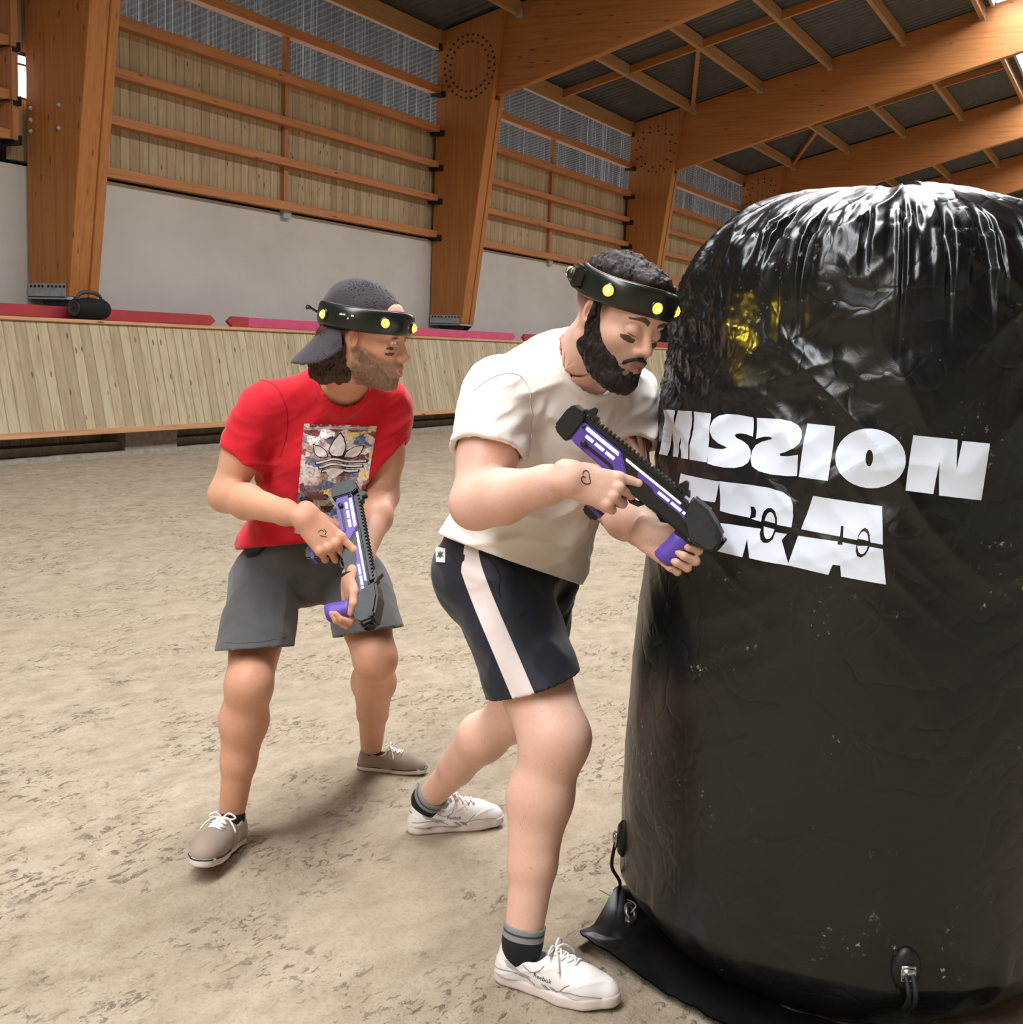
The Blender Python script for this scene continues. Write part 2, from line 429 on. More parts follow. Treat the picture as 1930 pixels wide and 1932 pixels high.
# far side and ends of the hall
mb = MB().box((-14, -12.6, -.3), (56, -12.2, 2.6)); struct(mb.build('wall_right', CONC), 'concrete lower wall on the other side of the arena', 'wall')
mb = MB().box((-14, -12.6, 2.6), (56, -12.3, 7.1)); struct(mb.build('wall_right.001', B_WALL), 'plank upper wall on the other side of the arena', 'wall')
mb = MB().prism([(56, -12.6, -.3), (56, 12.2, -.3), (56, 12.2, 6.95), (56, RIDGE, roof_z(RIDGE)+.1), (56, -12.6, 6.95)], (.3, 0, 0)); struct(mb.build('wall_back', B_WALL), 'plank end wall far across the arena', 'wall')
mb = MB().prism([(-14.3, -12.6, -.3), (-14.3, 12.2, -.3), (-14.3, 12.2, 6.95), (-14.3, RIDGE, roof_z(RIDGE)+.1), (-14.3, -12.6, 6.95)], (.3, 0, 0)); struct(mb.build('wall_front', B_WALL), 'plank end wall behind the viewer', 'wall')
mb = MB().box((-14, 11.97, -.3), (-5.9, 12.2, 6.95)); struct(mb.build('wall_left.002', B_WALL), 'plank wall at the near end of the long side', 'wall')
# skylight panels in each bay
for i in range(-1, 6):
    x0 = XC[i]+.35 if i >= 0 else -13.8
    x1 = XC[i+1]-.12
    def q(x, y, dz): return (x, y, roof_z(y)+dz)
    nm = 'window_%d' % (8+i+1)
    words = bay_words(i) if i >= 0 else 'the bay behind the viewer'
    t = empty(nm, ((x0+x1)/2, (SK0+SK1)/2, roof_z((SK0+SK1)/2)), 'bright roof skylight panel over '+words, 'window'); t['kind'] = 'structure'
    mesh_obj('pane', [q(x0, SK0, .02), q(x1, SK0, .02), q(x1, SK1, .02), q(x0, SK1, .02)], [(0, 1, 2, 3)], SKYL, t)
    mb = MB()
    for y in (SK0, SK1):
        mb.hexa([(x0, y-.03, roof_z(y)-.14), (x1, y-.03, roof_z(y)-.14), (x1, y+.03, roof_z(y)-.14), (x0, y+.03, roof_z(y)-.14), (x0, y-.03, roof_z(y)+.04), (x1, y-.03, roof_z(y)+.04), (x1, y+.03, roof_z(y)+.04), (x0, y+.03, roof_z(y)+.04)])
    for x in np.linspace(x0, x1, 6):
        mb.hexa([q(x-.02, SK0, -.03), q(x+.02, SK0, -.03), q(x+.02, SK1, -.03), q(x-.02, SK1, -.03), q(x-.02, SK0, .015), q(x+.02, SK0, .015), q(x+.02, SK1, .015), q(x-.02, SK1, .015)])
    mb.build('window_frame', GALV, t)
    # sheet beside the frames so that no gap shows
# ---- frames: paired column boards and the rafter held between them
ORD = ['nearest', 'first', 'second', 'third', 'fourth', 'fifth', 'sixth']
def column(i):
    x0 = XC[i]
    zb, zt = 1.80, roof_z(11.0)
    o = empty('timber_column', (x0+CW/2, 11.55, zb), ['', 'wide tapered timber column at the left edge above the black speaker', 'tapered timber column with a bolt ring, between the two men', 'third tapered timber column, right of the man in white\'s head', 'fourth timber column, just showing above the black inflatable', 'fifth timber column hidden far back', 'sixth timber column'][i] if i else 'nearest timber column left of view', 'column', 'timber portal columns')
    def board(xa, xb):
        yi = lambda z: 11.235-(z-zb)*.1215      # inner face leans into the hall
        yr = yi(zt); 
        poly = [(11.90, zb), (yi(zb), zb), (yi(7.1), 7.1), (10.55, roof_z(10.58)-.02), (11.88, roof_z(11.88)-.02)]
        return [(xa, y, z) for y, z in poly], xb-xa
    for nm, xa, xb in (('board', x0, x0+.14), ('core', x0+.14, x0+.31), ('board', x0+.31, x0+CW)):
        poly, w = board(xa, xb)
        if nm == 'core':
            poly = [(xa, y+.02 if k in (1, 2) else y, z) for k, (xa, y, z) in enumerate(poly)]
            poly = [poly[0], poly[1], (xa, 11.255-(5.75-zb)*.1215, 5.75), (xa, 11.88, 5.75)]
        MB().prism(poly, (w, 0, 0)).build(nm, W_COL, o, bevel=.006)
    # foot: steel shoe with teeth of bolts and a pin bearing under it
    MB().box((x0-.012, 11.28, 1.785), (x0, 11.895, 1.945)).box((x0+CW, 11.28, 1.785), (x0+CW+.012, 11.895, 1.945)).box((x0-.012, 11.24, 1.765), (x0+CW+.012, 11.9, 1.797)).build('base_plate', GALV, o)
    pl = [(x0+.1, 11.8, 1.76), (x0+.1, 11.2, 1.76), (x0+.1, 11.45, 1.55), (x0+.1, 11.62, 1.55)]
    MB().prism(pl, (.25, 0, 0)).build('bearing', HANG, o)
    b = MB()
    first = None
    for k in range(9):
        y = 11.84-.065*k if k < 4 else 11.84-.065*k-.03
        c = (x0-.012, y, 1.915)
        m = MB().lathe([(.016, 0), (.016, .012), (.008, .018)], c, (0, 1, 0), (0, 0, 1), (-1, 0, 0), 8)
        if first is None: first = m.build('bolt', HANG, o, True); y0 = y
        else:
            d = dup(first, o, (0, y-y0, 0))
    # ring of bolts that ties the rafter
    if i in (1, 2, 3, 4):
        cy, cz = (11.22, 6.30)
        first = None
        for ring, nb in ((.47, 30), (.37, 24)):
            for k in range(nb):
                a = 2*PI*(k+.5*(ring < .4))/nb
                y, z = cy+ring*1.08*math.cos(a), cz+ring*1.15*math.sin(a)
                if i != 2 and (k % 2): continue
                if first is None:
                    first = MB().lathe([(.021, 0), (.021, .012), (.010, .022)], (x0, y, z), (0, 1, 0), (0, 0, 1), (-1, 0, 0), 8).build('bolt', BOLT, o, True); f0 = (y, z)
                else: dup(first, o, (0, y-f0[0], z-f0[1]))
    if i == 1:
        for (px, py) in ((58, 205), (58, 227), (58, 248), (111, 198), (111, 242)):
            r = ray(px, py); q = CO+r*(x0/r[0])
            MB().lathe([(.03, 0), (.03, .008), (.016, .012), (.012, .03)], q, (0, 1, 0), (0, 0, 1), (-1, 0, 0), 10).build('bolt', GALV, o, True)
    return o
for i in range(0, 6): column(i)
def rafter(i):
    x0 = XC[i]+.14
    if i == 0: x0 = XC[i]+.14
    lab = ['nearest rafter beam overhead', 'rafter of the first frame, overhead at the upper left', 'large orange rafter from the second column to the top edge', 'orange rafter across the middle of the roof, from the third column', 'orange rafter from the fourth column, next behind the middle one', 'far orange rafter just above the black inflatable'][i]
    top = lambda y: roof_z(y)-.015
    bot = lambda y: 5.83+.295*(10.72-y) if y > RIDGE else 0
    poly = [(x0, 11.8, top(11.8)), (x0, 11.8, 6.0), (x0, 10.75, 5.82), (x0, 10.6, 5.84), (x0, 4.5, 7.60), (x0, RIDGE, 8.72), (x0, RIDGE, top(RIDGE))]
    o = MB().prism(poly, (.19, 0, 0)).build('roof_rafter', W_RAF, None, bevel=.006)
    tag(o, lab, 'beam', 'glued timber rafters')
    poly = [(x0, 2*RIDGE-y, z) for (_, y, z) in poly]
    o2 = MB().prism(poly, (.19, 0, 0)).build('roof_rafter', W_RAF, None, bevel=.006)
    tag(o2, 'rafter on the opposite roof slope of the '+ORD[i]+' frame', 'beam', 'glued timber rafters')
for i in range(1, 6): rafter(i)
# ---- girts on the wall, one object per bay and row, with black hangers at the ends
ROWS = [(3.335, 3.46, 'bottom'), (3.985, 4.10, 'second'), (4.575, 4.69, 'third'), (5.19, 5.33, 'fourth'), (5.86, 6.0, 'fifth')]
for i in range(0, 5):
    for r, (z0, z1, w) in enumerate(ROWS):
        if i == 0 and r == 0: z0, z1 = 3.55, 3.66
        if i == 3 and r == 0: z0, z1 = 3.12, 3.46
        o = empty('wall_girt', ((XC[i]+XC[i+1])/2, 11.88, z0), '%s timber wall rail in %s' % (w.replace('bottom', 'lowest').replace('fifth', 'topmost'), bay_words(i)), 'rail', 'timber wall girts')
        MB().box((XC[i]+CW, 11.80, z0), (XC[i+1] if i else 9.76, 11.97, z1)).build('beam', W_GIRT, o, bevel=.004)
        for xe, sx in ((XC[i+1] if i else 9.76, -1), (XC[i]+CW, 1)):
            MB().box((min(xe, xe+sx*.13), 11.76, z0-.008), (max(xe, xe+sx*.13), 11.97, z0)).box((min(xe, xe+sx*.008), 11.70, z0-.06), (max(xe, xe+sx*.008), 11.97, z0+.05)).box((min(xe, xe+sx*.07), 11.74, z0-.055), (max(xe, xe+sx*.07), 11.97, z0-.008)).build('hanger', HANG, o)
    # upright batten in the middle of the bay
    xm = [5.4, 14.75, 23.79, 30.4, 41.4][i]
    o = empty('wall_batten', (xm, 11.9, 3.4), 'upright timber batten midway along '+bay_words(i), 'batten', 'timber wall battens')
    for (za, zb_) in ((3.46, 3.985), (4.10, 4.575), (4.69, 5.19), (5.33, 5.86)):
        MB().box((xm-.05, 11.90, za), (xm+.05, 11.97, zb_)).build('batten_piece', W_BAT, o)
    if i in (1, 2): MB().box((xm-.1, 11.86, 3.22), (xm+.08, 11.94, 3.335)).build('bracket', GALV, o)
# ---- purlins
PUR = [11.86, 10.33, 8.74, 7.16, 5.58, 3.98]
for i in range(0, 5):
    for r, y in enumerate(PUR):
        h = .33 if r == 0 else .24; wd = .10
        zt = roof_z(y)+.0
        o = empty('roof_purlin', ((XC[i]+XC[i+1])/2, y, zt-h), '%s roof purlin from the eave over %s' % (['lowest', 'second', 'third', 'fourth', 'fifth', 'sixth'][r], bay_words(i)), 'purlin', 'timber roof purlins')
        xa, xb = XC[i]+.33, XC[i+1]+.14
        if r == 0: xa, xb = XC[i]+CW, XC[i+1]
        MB().hexa([(xa, y-wd/2, zt-h), (xb, y-wd/2, zt-h), (xb, y+wd/2, zt-h), (xa, y+wd/2, zt-h), (xa, y-wd/2, zt), (xb, y-wd/2, zt), (xb, y+wd/2, zt), (xa, y+wd/2, zt)]).build('beam', W_PUR, o, bevel=.004)
        MB().box((xb-.02, y-wd/2-.02, zt-h-.02), (xb, y+wd/2+.02, zt-h)).box((xb-.10, y-wd/2-.012, zt-h-.012), (xb, y-wd/2, zt-h+.10)).build('hanger', GALV if r else HANG, o)
    # bridging strip across the middle of the bay, on top of the purlins
    xm = XC[i]+5.0
    for k in range(5):
        ya, yb = PUR[k], PUR[k+1]
        o = MB().hexa([(xm-.04, ya-.05, roof_z(ya-.05)-.20), (xm+.04, ya-.05, roof_z(ya-.05)-.20), (xm+.04, yb+.05, roof_z(yb+.05)-.20), (xm-.04, yb+.05, roof_z(yb+.05)-.20),
                       (xm-.04, ya-.05, roof_z(ya-.05)-.04), (xm+.04, ya-.05, roof_z(ya-.05)-.04), (xm+.04, yb+.05, roof_z(yb+.05)-.04), (xm-.04, yb+.05, roof_z(yb+.05)-.04)]).build('purlin_spacer', W_RAF)
        tag(o, 'roof spacer above the %s purlin in %s' % (['lowest', 'second', 'third', 'fourth', 'fifth'][k], bay_words(i)), 'spacer', 'timber purlin spacers')
# wind braces between the purlins
def brace(a, b, lab):
    o = MB(); a = np.array(a); b = np.array(b); d = unit(b-a); s = unit(np.cross(d, [0, 0, 1])); u = np.cross(s, d)
    o.obox((a+b)/2, d, s, u, (np.linalg.norm(b-a)/2, .045, .035))
    tag(o.build('roof_brace', W_RAF), lab, 'brace', 'diagonal roof braces')
def rp(y, dz=-.13): return roof_z(y)+dz
brace((27.85, 10.30, rp(10.3)), (23.9, 8.78, rp(8.78)), 'diagonal roof brace ending at the third frame beside the second purlin')
brace((36.8, 10.30, rp(10.3)), (33.6, 8.78, rp(8.78)), 'short diagonal roof brace ending at the fourth frame')
brace((19.3, 7.2, rp(7.2)), (22.5, 8.70, rp(8.70)), 'short diagonal roof brace under the second frame rafter')

# ================================================================== kickboard
YB0, YB1, ZB0, ZB1 = 10.35, 10.62, .30, 1.50
k = empty('kickboard', (20, 10.5, ZB0), 'long leaning plank kickboard along the side of the arena', 'kickboard')
e = .03
MB().hexa([(-6, YB0, ZB0), (56, YB0, ZB0), (56, YB0+e, ZB0), (-6, YB0+e, ZB0), (-6, YB1, ZB1), (56, YB1, ZB1), (56, YB1+e, ZB1), (-6, YB1+e, ZB1)]).build('plank_face', B_KICK, k)
MB().box((-6, YB1-.03, ZB1-.005), (56, YB1+.30, ZB1+.035)).build('top_rail', W_RAIL, k, bevel=.004)
MB().box((-6, YB0-.03, ZB0-.03), (56, YB0+.05, ZB0+.035)).build('bottom_rail', W_RAIL, k, bevel=.004)
MB().box((-6, YB1+.27, .1), (56, YB1+.30, 1.5)).build('rear_panel', B_KICK, k)
MB().box((-6, 10.62, -.1), (56, 10.92, .14)).build('wall_sill', FOOT, k)
fs = []
for x in (2.2, 10.55, 19.5, 28.4, 37.4):
    MB().box((x-.42, 10.5, -.1), (x+.42, 10.95, .60)).build('support_block', FOOT, k)
xs = np.linspace(-6, 56, 700); edge = 10.44+.03*vnoise(np.stack([xs*3, 0*xs, 0*xs], -1))
v = [(x, y, .035+.012*rnd.random()) for x, y in zip(xs, edge)]+[(x, 10.75, .05) for x in xs]+[(x, y-.015, -.05) for x, y in zip(xs, edge)]
nn = len(xs); f = [(j, j+1, nn+j+1, nn+j) for j in range(nn-1)]+[(2*nn+j, 2*nn+j+1, j+1, j) for j in range(nn-1)]
mesh_obj('kerb_edge', v, f, FOOT, k)
# ================================================================== signed-distance modelling
def L2(p): return np.sqrt(np.einsum('ij,ij->i', p, p))
def sd_cone(p, a, b, r1, r2):
    """round cone between a and b"""
    a = np.asarray(a, float); b = np.asarray(b, float); ba = b-a; l2 = ba@ba
    if l2 < 1e-12: return L2(p-a)-max(r1, r2)
    rr = r1-r2; a2 = l2-rr*rr; il2 = 1/l2
    if a2 <= 1e-9:
        return (L2(p-a)-r1) if r1 > r2 else (L2(p-b)-r2)
    pa = p-a; y = pa@ba; z = y-l2
    q = pa*l2-np.outer(y, ba); x2 = np.einsum('ij,ij->i', q, q)
    y2 = y*y*l2; z2 = z*z*l2
    k = np.sign(rr)*rr*rr*x2
    d = (np.sqrt(x2*a2*il2)+y*rr)*il2-r1
    m1 = np.sign(z)*a2*z2 > k; m2 = np.sign(y)*a2*y2 < k
    d = np.where(m2, np.sqrt(np.maximum(x2+y2, 0))*il2-r1, d)
    d = np.where(m1, np.sqrt(np.maximum(x2+z2, 0))*il2-r2, d)
    return d
def smin(a, b, k):
    if k <= 0: return np.minimum(a, b)
    h = np.maximum(k-np.abs(a-b), 0)/k
    return np.minimum(a, b)-h*h*k*.25
def smax(a, b, k): return -smin(-a, -b, k)
def frame(x=None, y=None, z=None):
    """right-handed 3x3, columns = local axes; the first given axis is kept exactly, order of trust: x then z / y"""
    if x is not None and z is not None:
        x = unit(x); z = np.asarray(z, float); z = unit(z-x*(z@x)); return np.stack([x, np.cross(z, x), z], 1)
    if z is not None and y is not None:
        z = unit(z); y = np.asarray(y, float); y = unit(y-z*(y@z)); return np.stack([np.cross(y, z), y, z], 1)
    if x is not None and y is not None:
        x = unit(x); y = np.asarray(y, float); y = unit(y-x*(y@x)); return np.stack([x, y, np.cross(x, y)], 1)
class Field:
    def __init__(s): s.it = []; s.R = np.eye(3); s.o = np.zeros(3); s.s = 1.0
    def at(s, o=(0, 0, 0), R=None, sc=1.0): s.o = np.asarray(o, float); s.R = np.eye(3) if R is None else R; s.s = sc; return s
    def W(s, p): return s.o+s.R@(np.asarray(p, float)*s.s)
    def _add(s, fn, pts, rad, k, op): 
        pts = np.array(pts); s.it.append((fn, pts.min(0)-rad, pts.max(0)+rad, k*s.s, op, 0)); return s
    def cone(s, a, b, r1, r2=None, k=.02, op='u', flat=None):
        """flat=(axis, scale): squash across axis (local direction)"""
        r2 = r1 if r2 is None else r2
        a, b = s.W(a), s.W(b); r1 *= s.s; r2 *= s.s
        if flat is None: return s._add(lambda p: sd_cone(p, a, b, r1, r2), [a, b], max(r1, r2), k, op)
        ax = unit(s.R@np.asarray(flat[0], float)); sc = flat[1]; mid = (a+b)/2
        def fl(q): return q+np.outer((q-mid)@ax, ax)*(1/sc-1)
        a2, b2 = fl(a[None])[0], fl(b[None])[0]
        return s._add(lambda p: sd_cone(fl(p), a2, b2, r1, r2)*min(1, sc), [a, b], max(r1, r2)*max(1, sc), k, op)
    def ell(s, c, r, k=.02, op='u', R=None):
        c = s.W(c); RR = s.R if R is None else s.R@R; r = np.asarray(r, float)*s.s
        def f(p):
            q = (p-c)@RR; k0 = L2(q/r); k1 = L2(q/(r*r))+1e-9; return k0*(k0-1)/k1
        return s._add(f, [c], r.max(), k, op)
    def box(s, c, h, rd=.005, k=.0, op='u', R=None):
        c = s.W(c); RR = s.R if R is None else s.R@R; h = np.asarray(h, float)*s.s; rd *= s.s
        def f(p):
            q = np.abs((p-c)@RR)-(h-rd); return L2(np.maximum(q, 0))+np.minimum(q.max(1), 0)-rd
        return s._add(f, [c], L2(h[None])[0], k, op)
    def custom(s, f, c, rad, k=.0, op='u'):
        c = s.W(c); o, R, sc = s.o, s.R, s.s
        return s._add(lambda p: f((p-o)@R/sc)*sc, [c], rad*sc, k, op)
    def chain(s, pts, rs, k=.02, op='u', flat=None):
        for i in range(len(pts)-1): s.cone(pts[i], pts[i+1], rs[i], rs[i+1], k, op, flat)
        return s
    def __call__(s, p):
        d = np.full(len(p), .25)
        for fn, lo, hi, k, op, _c in s.it:
            m = k+.03
            idx = np.nonzero(((p > lo-m) & (p < hi+m)).all(1))[0]
            if len(idx) == 0: continue
            e = fn(p[idx])
            if op == 'u': d[idx] = smin(d[idx], e, k)
            elif op == 's': d[idx] = smax(d[idx], -e, k)
        return d
    def bounds(s, pad=.02):
        u = [i for i in s.it if i[4] == 'u']
        return np.min([i[1] for i in u], 0)-pad, np.max([i[2] for i in u], 0)+pad
def polygonise(fn, lo, hi, h, slack=1.7):
    """surface nets over the zero set of fn in the box lo..hi, cell size h"""
    lo = np.asarray(lo, float); B = 8
    nb = np.maximum(1, np.ceil((np.asarray(hi)-lo)/(h*B)).astype(int))
    n = nb*B
    bi = np.stack(np.meshgrid(*[np.arange(k) for k in nb], indexing='ij'), -1).reshape(-1, 3)
    cen = lo+(bi*B+(B-1)/2)*h
    cd = fn(cen)
    act = np.abs(cd) < slack*h*B*.9
    D = np.repeat(np.repeat(np.repeat(cd.reshape(nb).astype(np.float32), B, 0), B, 1), B, 2)
    ab = bi[act]
    if len(ab) == 0: return np.zeros((0, 3)), np.zeros((0, 4), int)
    off = np.stack(np.meshgrid(*[np.arange(B)]*3, indexing='ij'), -1).reshape(-1, 3)
    idx = (ab[:, None]*B+off[None]).reshape(-1, 3)
    vals = np.empty(len(idx), np.float32)
    step = 400000
    for i in range(0, len(idx), step): vals[i:i+step] = fn(lo+idx[i:i+step]*h)
    D[idx[:, 0], idx[:, 1], idx[:, 2]] = vals
    # cells
    c = idx[(idx < n-1).all(1)]
    co = np.array([(i, j, k) for i in (0, 1) for j in (0, 1) for k in (0, 1)])
    V = np.stack([D[c[:, 0]+q[0], c[:, 1]+q[1], c[:, 2]+q[2]] for q in co], 1)
    ins = V < 0; mixed = ins.any(1) & ~ins.all(1)
    c = c[mixed]; V = V[mixed]; ins = ins[mixed]
    acc = np.zeros((len(c), 3)); cnt = np.zeros(len(c))
    for a in range(8):
        for b in range(a+1, 8):
            if np.abs(co[a]-co[b]).sum() != 1: continue
            m = ins[:, a] != ins[:, b]
            t = V[m, a]/(V[m, a]-V[m, b])
            acc[m] += co[a]+(co[b]-co[a])*t[:, None]; cnt[m] += 1
    verts = lo+(c+acc/cnt[:, None])*h
    Nidx = np.full(n, -1, np.int32); Nidx[c[:, 0], c[:, 1], c[:, 2]] = np.arange(len(c))
    faces = []
    for ax in range(3):
        e = np.zeros(3, int); e[ax] = 1
        u, v = [(1, 2), (2, 0), (0, 1)][ax]
        du = np.zeros(3, int); du[u] = 1; dv = np.zeros(3, int); dv[v] = 1
        ok = (c[:, u] > 0) & (c[:, v] > 0)
        q = c[ok]; V0 = D[q[:, 0], q[:, 1], q[:, 2]]; q1 = q+e; V1 = D[q1[:, 0], q1[:, 1], q1[:, 2]]
        m = (V0 < 0) != (V1 < 0); q = q[m]; s0 = V0[m] < 0
        def g(w): return Nidx[w[:, 0], w[:, 1], w[:, 2]]
        F = np.stack([g(q-du-dv), g(q-dv), g(q), g(q-du)], 1)
        good = (F >= 0).all(1); F = F[good]; s0 = s0[good]
        F[~s0] = F[~s0][:, ::-1]
        faces.append(F)
    return verts, np.concatenate(faces).astype(np.int32)
def grad(fn, p, e=.002):
    g = np.stack([fn(p+np.eye(3)[i]*e)-fn(p-np.eye(3)[i]*e) for i in range(3)], 1)
    return g/(np.linalg.norm(g, axis=1, keepdims=True)+1e-9)
def project(fn, p, it=6):
    """walk points onto the zero set"""
    p = np.array(p, float)
    for _ in range(it): p = p-grad(fn, p)*np.clip(fn(p), -.02, .02)[:, None]
    return p
def hits(fn, px, d0, d1):
    """first points of a surface along lines of sight"""
    R = np.array([ray(*q) for q in px]); n = 120; ds = np.linspace(d0, d1, n)
    Q = (CO+R[:, None, :]*ds[None, :, None])
    f = fn(Q.reshape(-1, 3)).reshape(len(R), n)
    neg = f < 0; i = np.where(neg.any(1), neg.argmax(1), f.argmin(1))
    k = np.arange(len(R)); i0 = np.maximum(i-1, 0); a, b = f[k, i0], f[k, i]
    t = np.where((a > 0) & (b < 0), a/(a-b+1e-12), 1.0)
    d = ds[i0]+(ds[i]-ds[i0])*t
    return project(fn, CO+R*d[:, None], 2)
def hit(fn, px, py, d0, d1): return hits(fn, [(px, py)], d0, d1)[0]
def sdf_obj(name, fn, lo, hi, h, mat, parent=None, cols=None, smooth=True, extra=None):
    v, f = polygonise(fn, lo, hi, h)
    for (l2, h2, hh) in (extra or []):
        pass
    o = mesh_obj(name, v, f, mat, parent, smooth)
    if cols is not None: set_col(o, cols(v))
    return o
def set_col(o, c, name='tint'):
    a = o.data.color_attributes.new(name, 'FLOAT_COLOR', 'POINT')
    c = np.concatenate([c, np.ones((len(c), 1))], 1).astype(np.float32)
    a.data.foreach_set('color', c.ravel())
def join(parts):
    V = []; F = []; b = 0
    for v, f in parts: V.append(v); F.append(f+b); b += len(v)
    return np.concatenate(V), np.concatenate(F)
# ================================================================== black inflatable bunker
BC = np.array([2.835, .559]); B_R0, B_R1, B_ZT, B_H, B_N, B_ZB, B_M, B_RF, B_RT = .537, .474, 1.428, 1.778, 2.513, .16, 1.25, .385, .052
_t = np.linspace(0, 1, 500); _a = _t*PI/2
_pz = np.r_[B_ZB*(1-np.cos(_a)**(2/B_M)), B_ZB+(B_ZT-B_ZB)*_t[1:], B_ZT+(B_H-B_ZT)*np.sin(_a[1:])**(2/B_N)]
_pr_ = np.r_[B_RF+(B_R0-B_RF)*np.sin(_a)**(2/B_M), B_R0+(B_R1-B_R0)*_t[1:]+.022*np.sin(_t[1:]*PI)*(1-_t[1:]*.4), B_RT+(B_R1-B_RT)*np.cos(_a[1:])**(2/B_N)]
_pz = np.r_[0.0, _pz, B_H+.004]; _pr_ = np.r_[.0, _pr_, .0]
_s = np.r_[0, np.cumsum(np.hypot(np.diff(_pz), np.diff(_pr_)))]
def b_prof(s): return np.interp(s, _s, _pr_), np.interp(s, _s, _pz)
def b_s_of_z(z): return np.interp(z, _pz[1:-1], _s[1:-1])
S_TOP = _s[-1]
S_SEAM = b_s_of_z(1.66)
def b_disp(th, s):
    """wrinkles of the vinyl"""
    r, z = b_prof(s)
    X = np.stack([np.cos(th)*.53, np.sin(th)*.53, z], -1)
    # gathered pleats at the top seam
    fr = fbm(np.stack([th*9, s*1.2, 0*s], -1), 2)
    wob = th*1.0+.05*fr
    pl = vnoise(np.stack([wob*28, s*3.0, 0*s+3], -1))*(.75+.5*vnoise(np.stack([th*4, 0*s, 0*s+31], -1)))
    ln = .10+.10*vnoise(np.stack([th*7, 0*s, 0*s+8], -1))
    w = np.where(s > S_SEAM, np.exp(-np.clip((s-S_SEAM)/.055, 0, 9)**2), np.exp(-np.clip((S_SEAM-s)/np.maximum(ln, .05), 0, 9)**2))
    d = w*.0125*np.tanh(pl*2.6)
    d = d-.005*np.exp(-((s-S_SEAM)/.010)**2)*(.6+.6*vnoise(np.stack([th*16, 0*s, 0*s], -1)))
    # creased film: folded facets, long diagonals
    q = X*np.array([1, 1, 1.0])
    wq = .12*vnoise(X*2.6+50); wz = .12*vnoise(X*2.6+90)
    rot = np.stack([th*.53*.8+z*.6+wq, z*.8-th*.53*.6+wz, 0*z], -1)
    up = sstep(.75, 1.25, z)
    d = d+(.35+.65*up)*((.0042+.0022*up)*(ridge(rot*np.array([3.0, 8.0, 1])+21, 2)-.5)+(.0042+.0022*up)*(ridge(np.stack([th*.53*.75-z*.66+wz, z*.75+th*.53*.66+wq, 0*z], -1)*np.array([3.2, 8.5, 1])+5, 2)-.5))
    d = d+.007*fbm(q*3.1+4, 2)*(.4+.6*up)*(1-.6*sstep(1.62, 1.72, z))
    # crumpled patch on the upper left shoulder
    thL = math.atan2(0.62, -.1)
    dth = np.abs((th-1.95+PI) % (2*PI)-PI)
    cr = np.exp(-(dth/.55)**2)*np.exp(-((z-1.46)/.20)**2)
    d = d+cr*(.0075*ridge(q*np.array([30, 30, 20])+2, 2)+.0042*ridge(q*75, 2))
    # puckers of the rounded bottom
    bt = 1-sstep(.05, .34, z)
    d = d+bt*.007*vnoise(np.stack([th*11+.3*fr, s*3, 0*s+1], -1))
    return d
def b_pos(th, s, off=0.0, wr=True):
    r, z = b_prof(s); e = .004
    r1, z1 = b_prof(s-e); r2, z2 = b_prof(s+e)
    tr, tz = r2-r1, z2-z1; l = np.sqrt(tr*tr+tz*tz)+1e-9; nr, nz = tz/l, -tr/l
    d = off+(b_disp(th, s) if wr else 0)
    lim = sstep(0, .05, s)*sstep(0, .08, S_TOP-s)
    d = off+(d-off)*lim
    R = r+nr*d
    return np.stack([BC[0]+R*np.cos(th), BC[1]+R*np.sin(th), np.maximum(z+nz*d, .001)], -1)
def b_pick(px, py):
    """place on the drum seen along a line of sight -> (angle, run along the profile)"""
    r = ray(px, py); ds = np.linspace(1.8, 3.2, 1500); q = CO+ds[:, None]*r
    rad = np.hypot(q[:, 0]-BC[0], q[:, 1]-BC[1]); lim = np.interp(q[:, 2], _pz[1:-1], _pr_[1:-1])
    i = np.nonzero(rad < lim)[0]
    i = i[0] if len(i) else int(np.argmin(rad-lim))
    p = q[i]; return math.atan2(p[1]-BC[1], p[0]-BC[0]) % (2*PI), float(b_s_of_z(p[2]))

t = NT('black_vinyl'); v = t.pos()
du = t.noise(v, 1.7, 5, .6); sp = t.noise(v, 60, 3, .7); sp2 = t.noise(v, 5.0, 4, .65, .6)
dust = t.math('MULTIPLY', t.ramp(sp, [(.62, 0.0), (.72, 1.0)]), t.ramp(sp2, [(.56, 0.0), (.66, 1.0)]))
zz = t.sep(v)[2]
low_tint = t.math('MULTIPLY', t.ramp(du, [(.35, .2), (.75, 1.0)]), t.ramp(t.math('DIVIDE', zz, 1.8), [(.0, .9), (.5, .35), (.8, .08)]))  # patchy brown tint, stronger towards the bottom
c = t.mix(t.math('MULTIPLY', low_tint, .07), (.0045, .0045, .005, 1), srgb(120, 104, 80))
c = t.mix(t.math('MULTIPLY', dust, .8), c, srgb(190, 184, 170))
t.p(Base_Color=c, Roughness=t.math('ADD', t.math('ADD', t.math('MULTIPLY', low_tint, .16), .30), t.math('MULTIPLY', dust, .4)), Specular_IOR_Level=.5)
wv = t.n('ShaderNodeVectorMath', {0: t.n('ShaderNodeTexNoise', {'Vector': v, 'Scale': 3.0, 'Detail': 3.0}).outputs[1], 1: v}, operation='ADD').outputs[0]
w1 = t.n('ShaderNodeTexVoronoi', {'Vector': t.map(wv, (1, 1, .7)), 'Scale': 6.5}, feature='DISTANCE_TO_EDGE')
crz = t.noise(v, 26, 3, .6, 1.0)
t.bump(t.math('ADD', t.ramp(w1.outputs[0], [(0.0, .0), (.07, .5), (.4, .8)]), t.math('MULTIPLY', crz, .45)), .10, .02)
VINYL = t.m
bunker = empty('inflatable_bunker', (BC[0], BC[1], 0), 'big glossy black inflatable drum bunker with white lettering on the right', 'inflatable bunker')
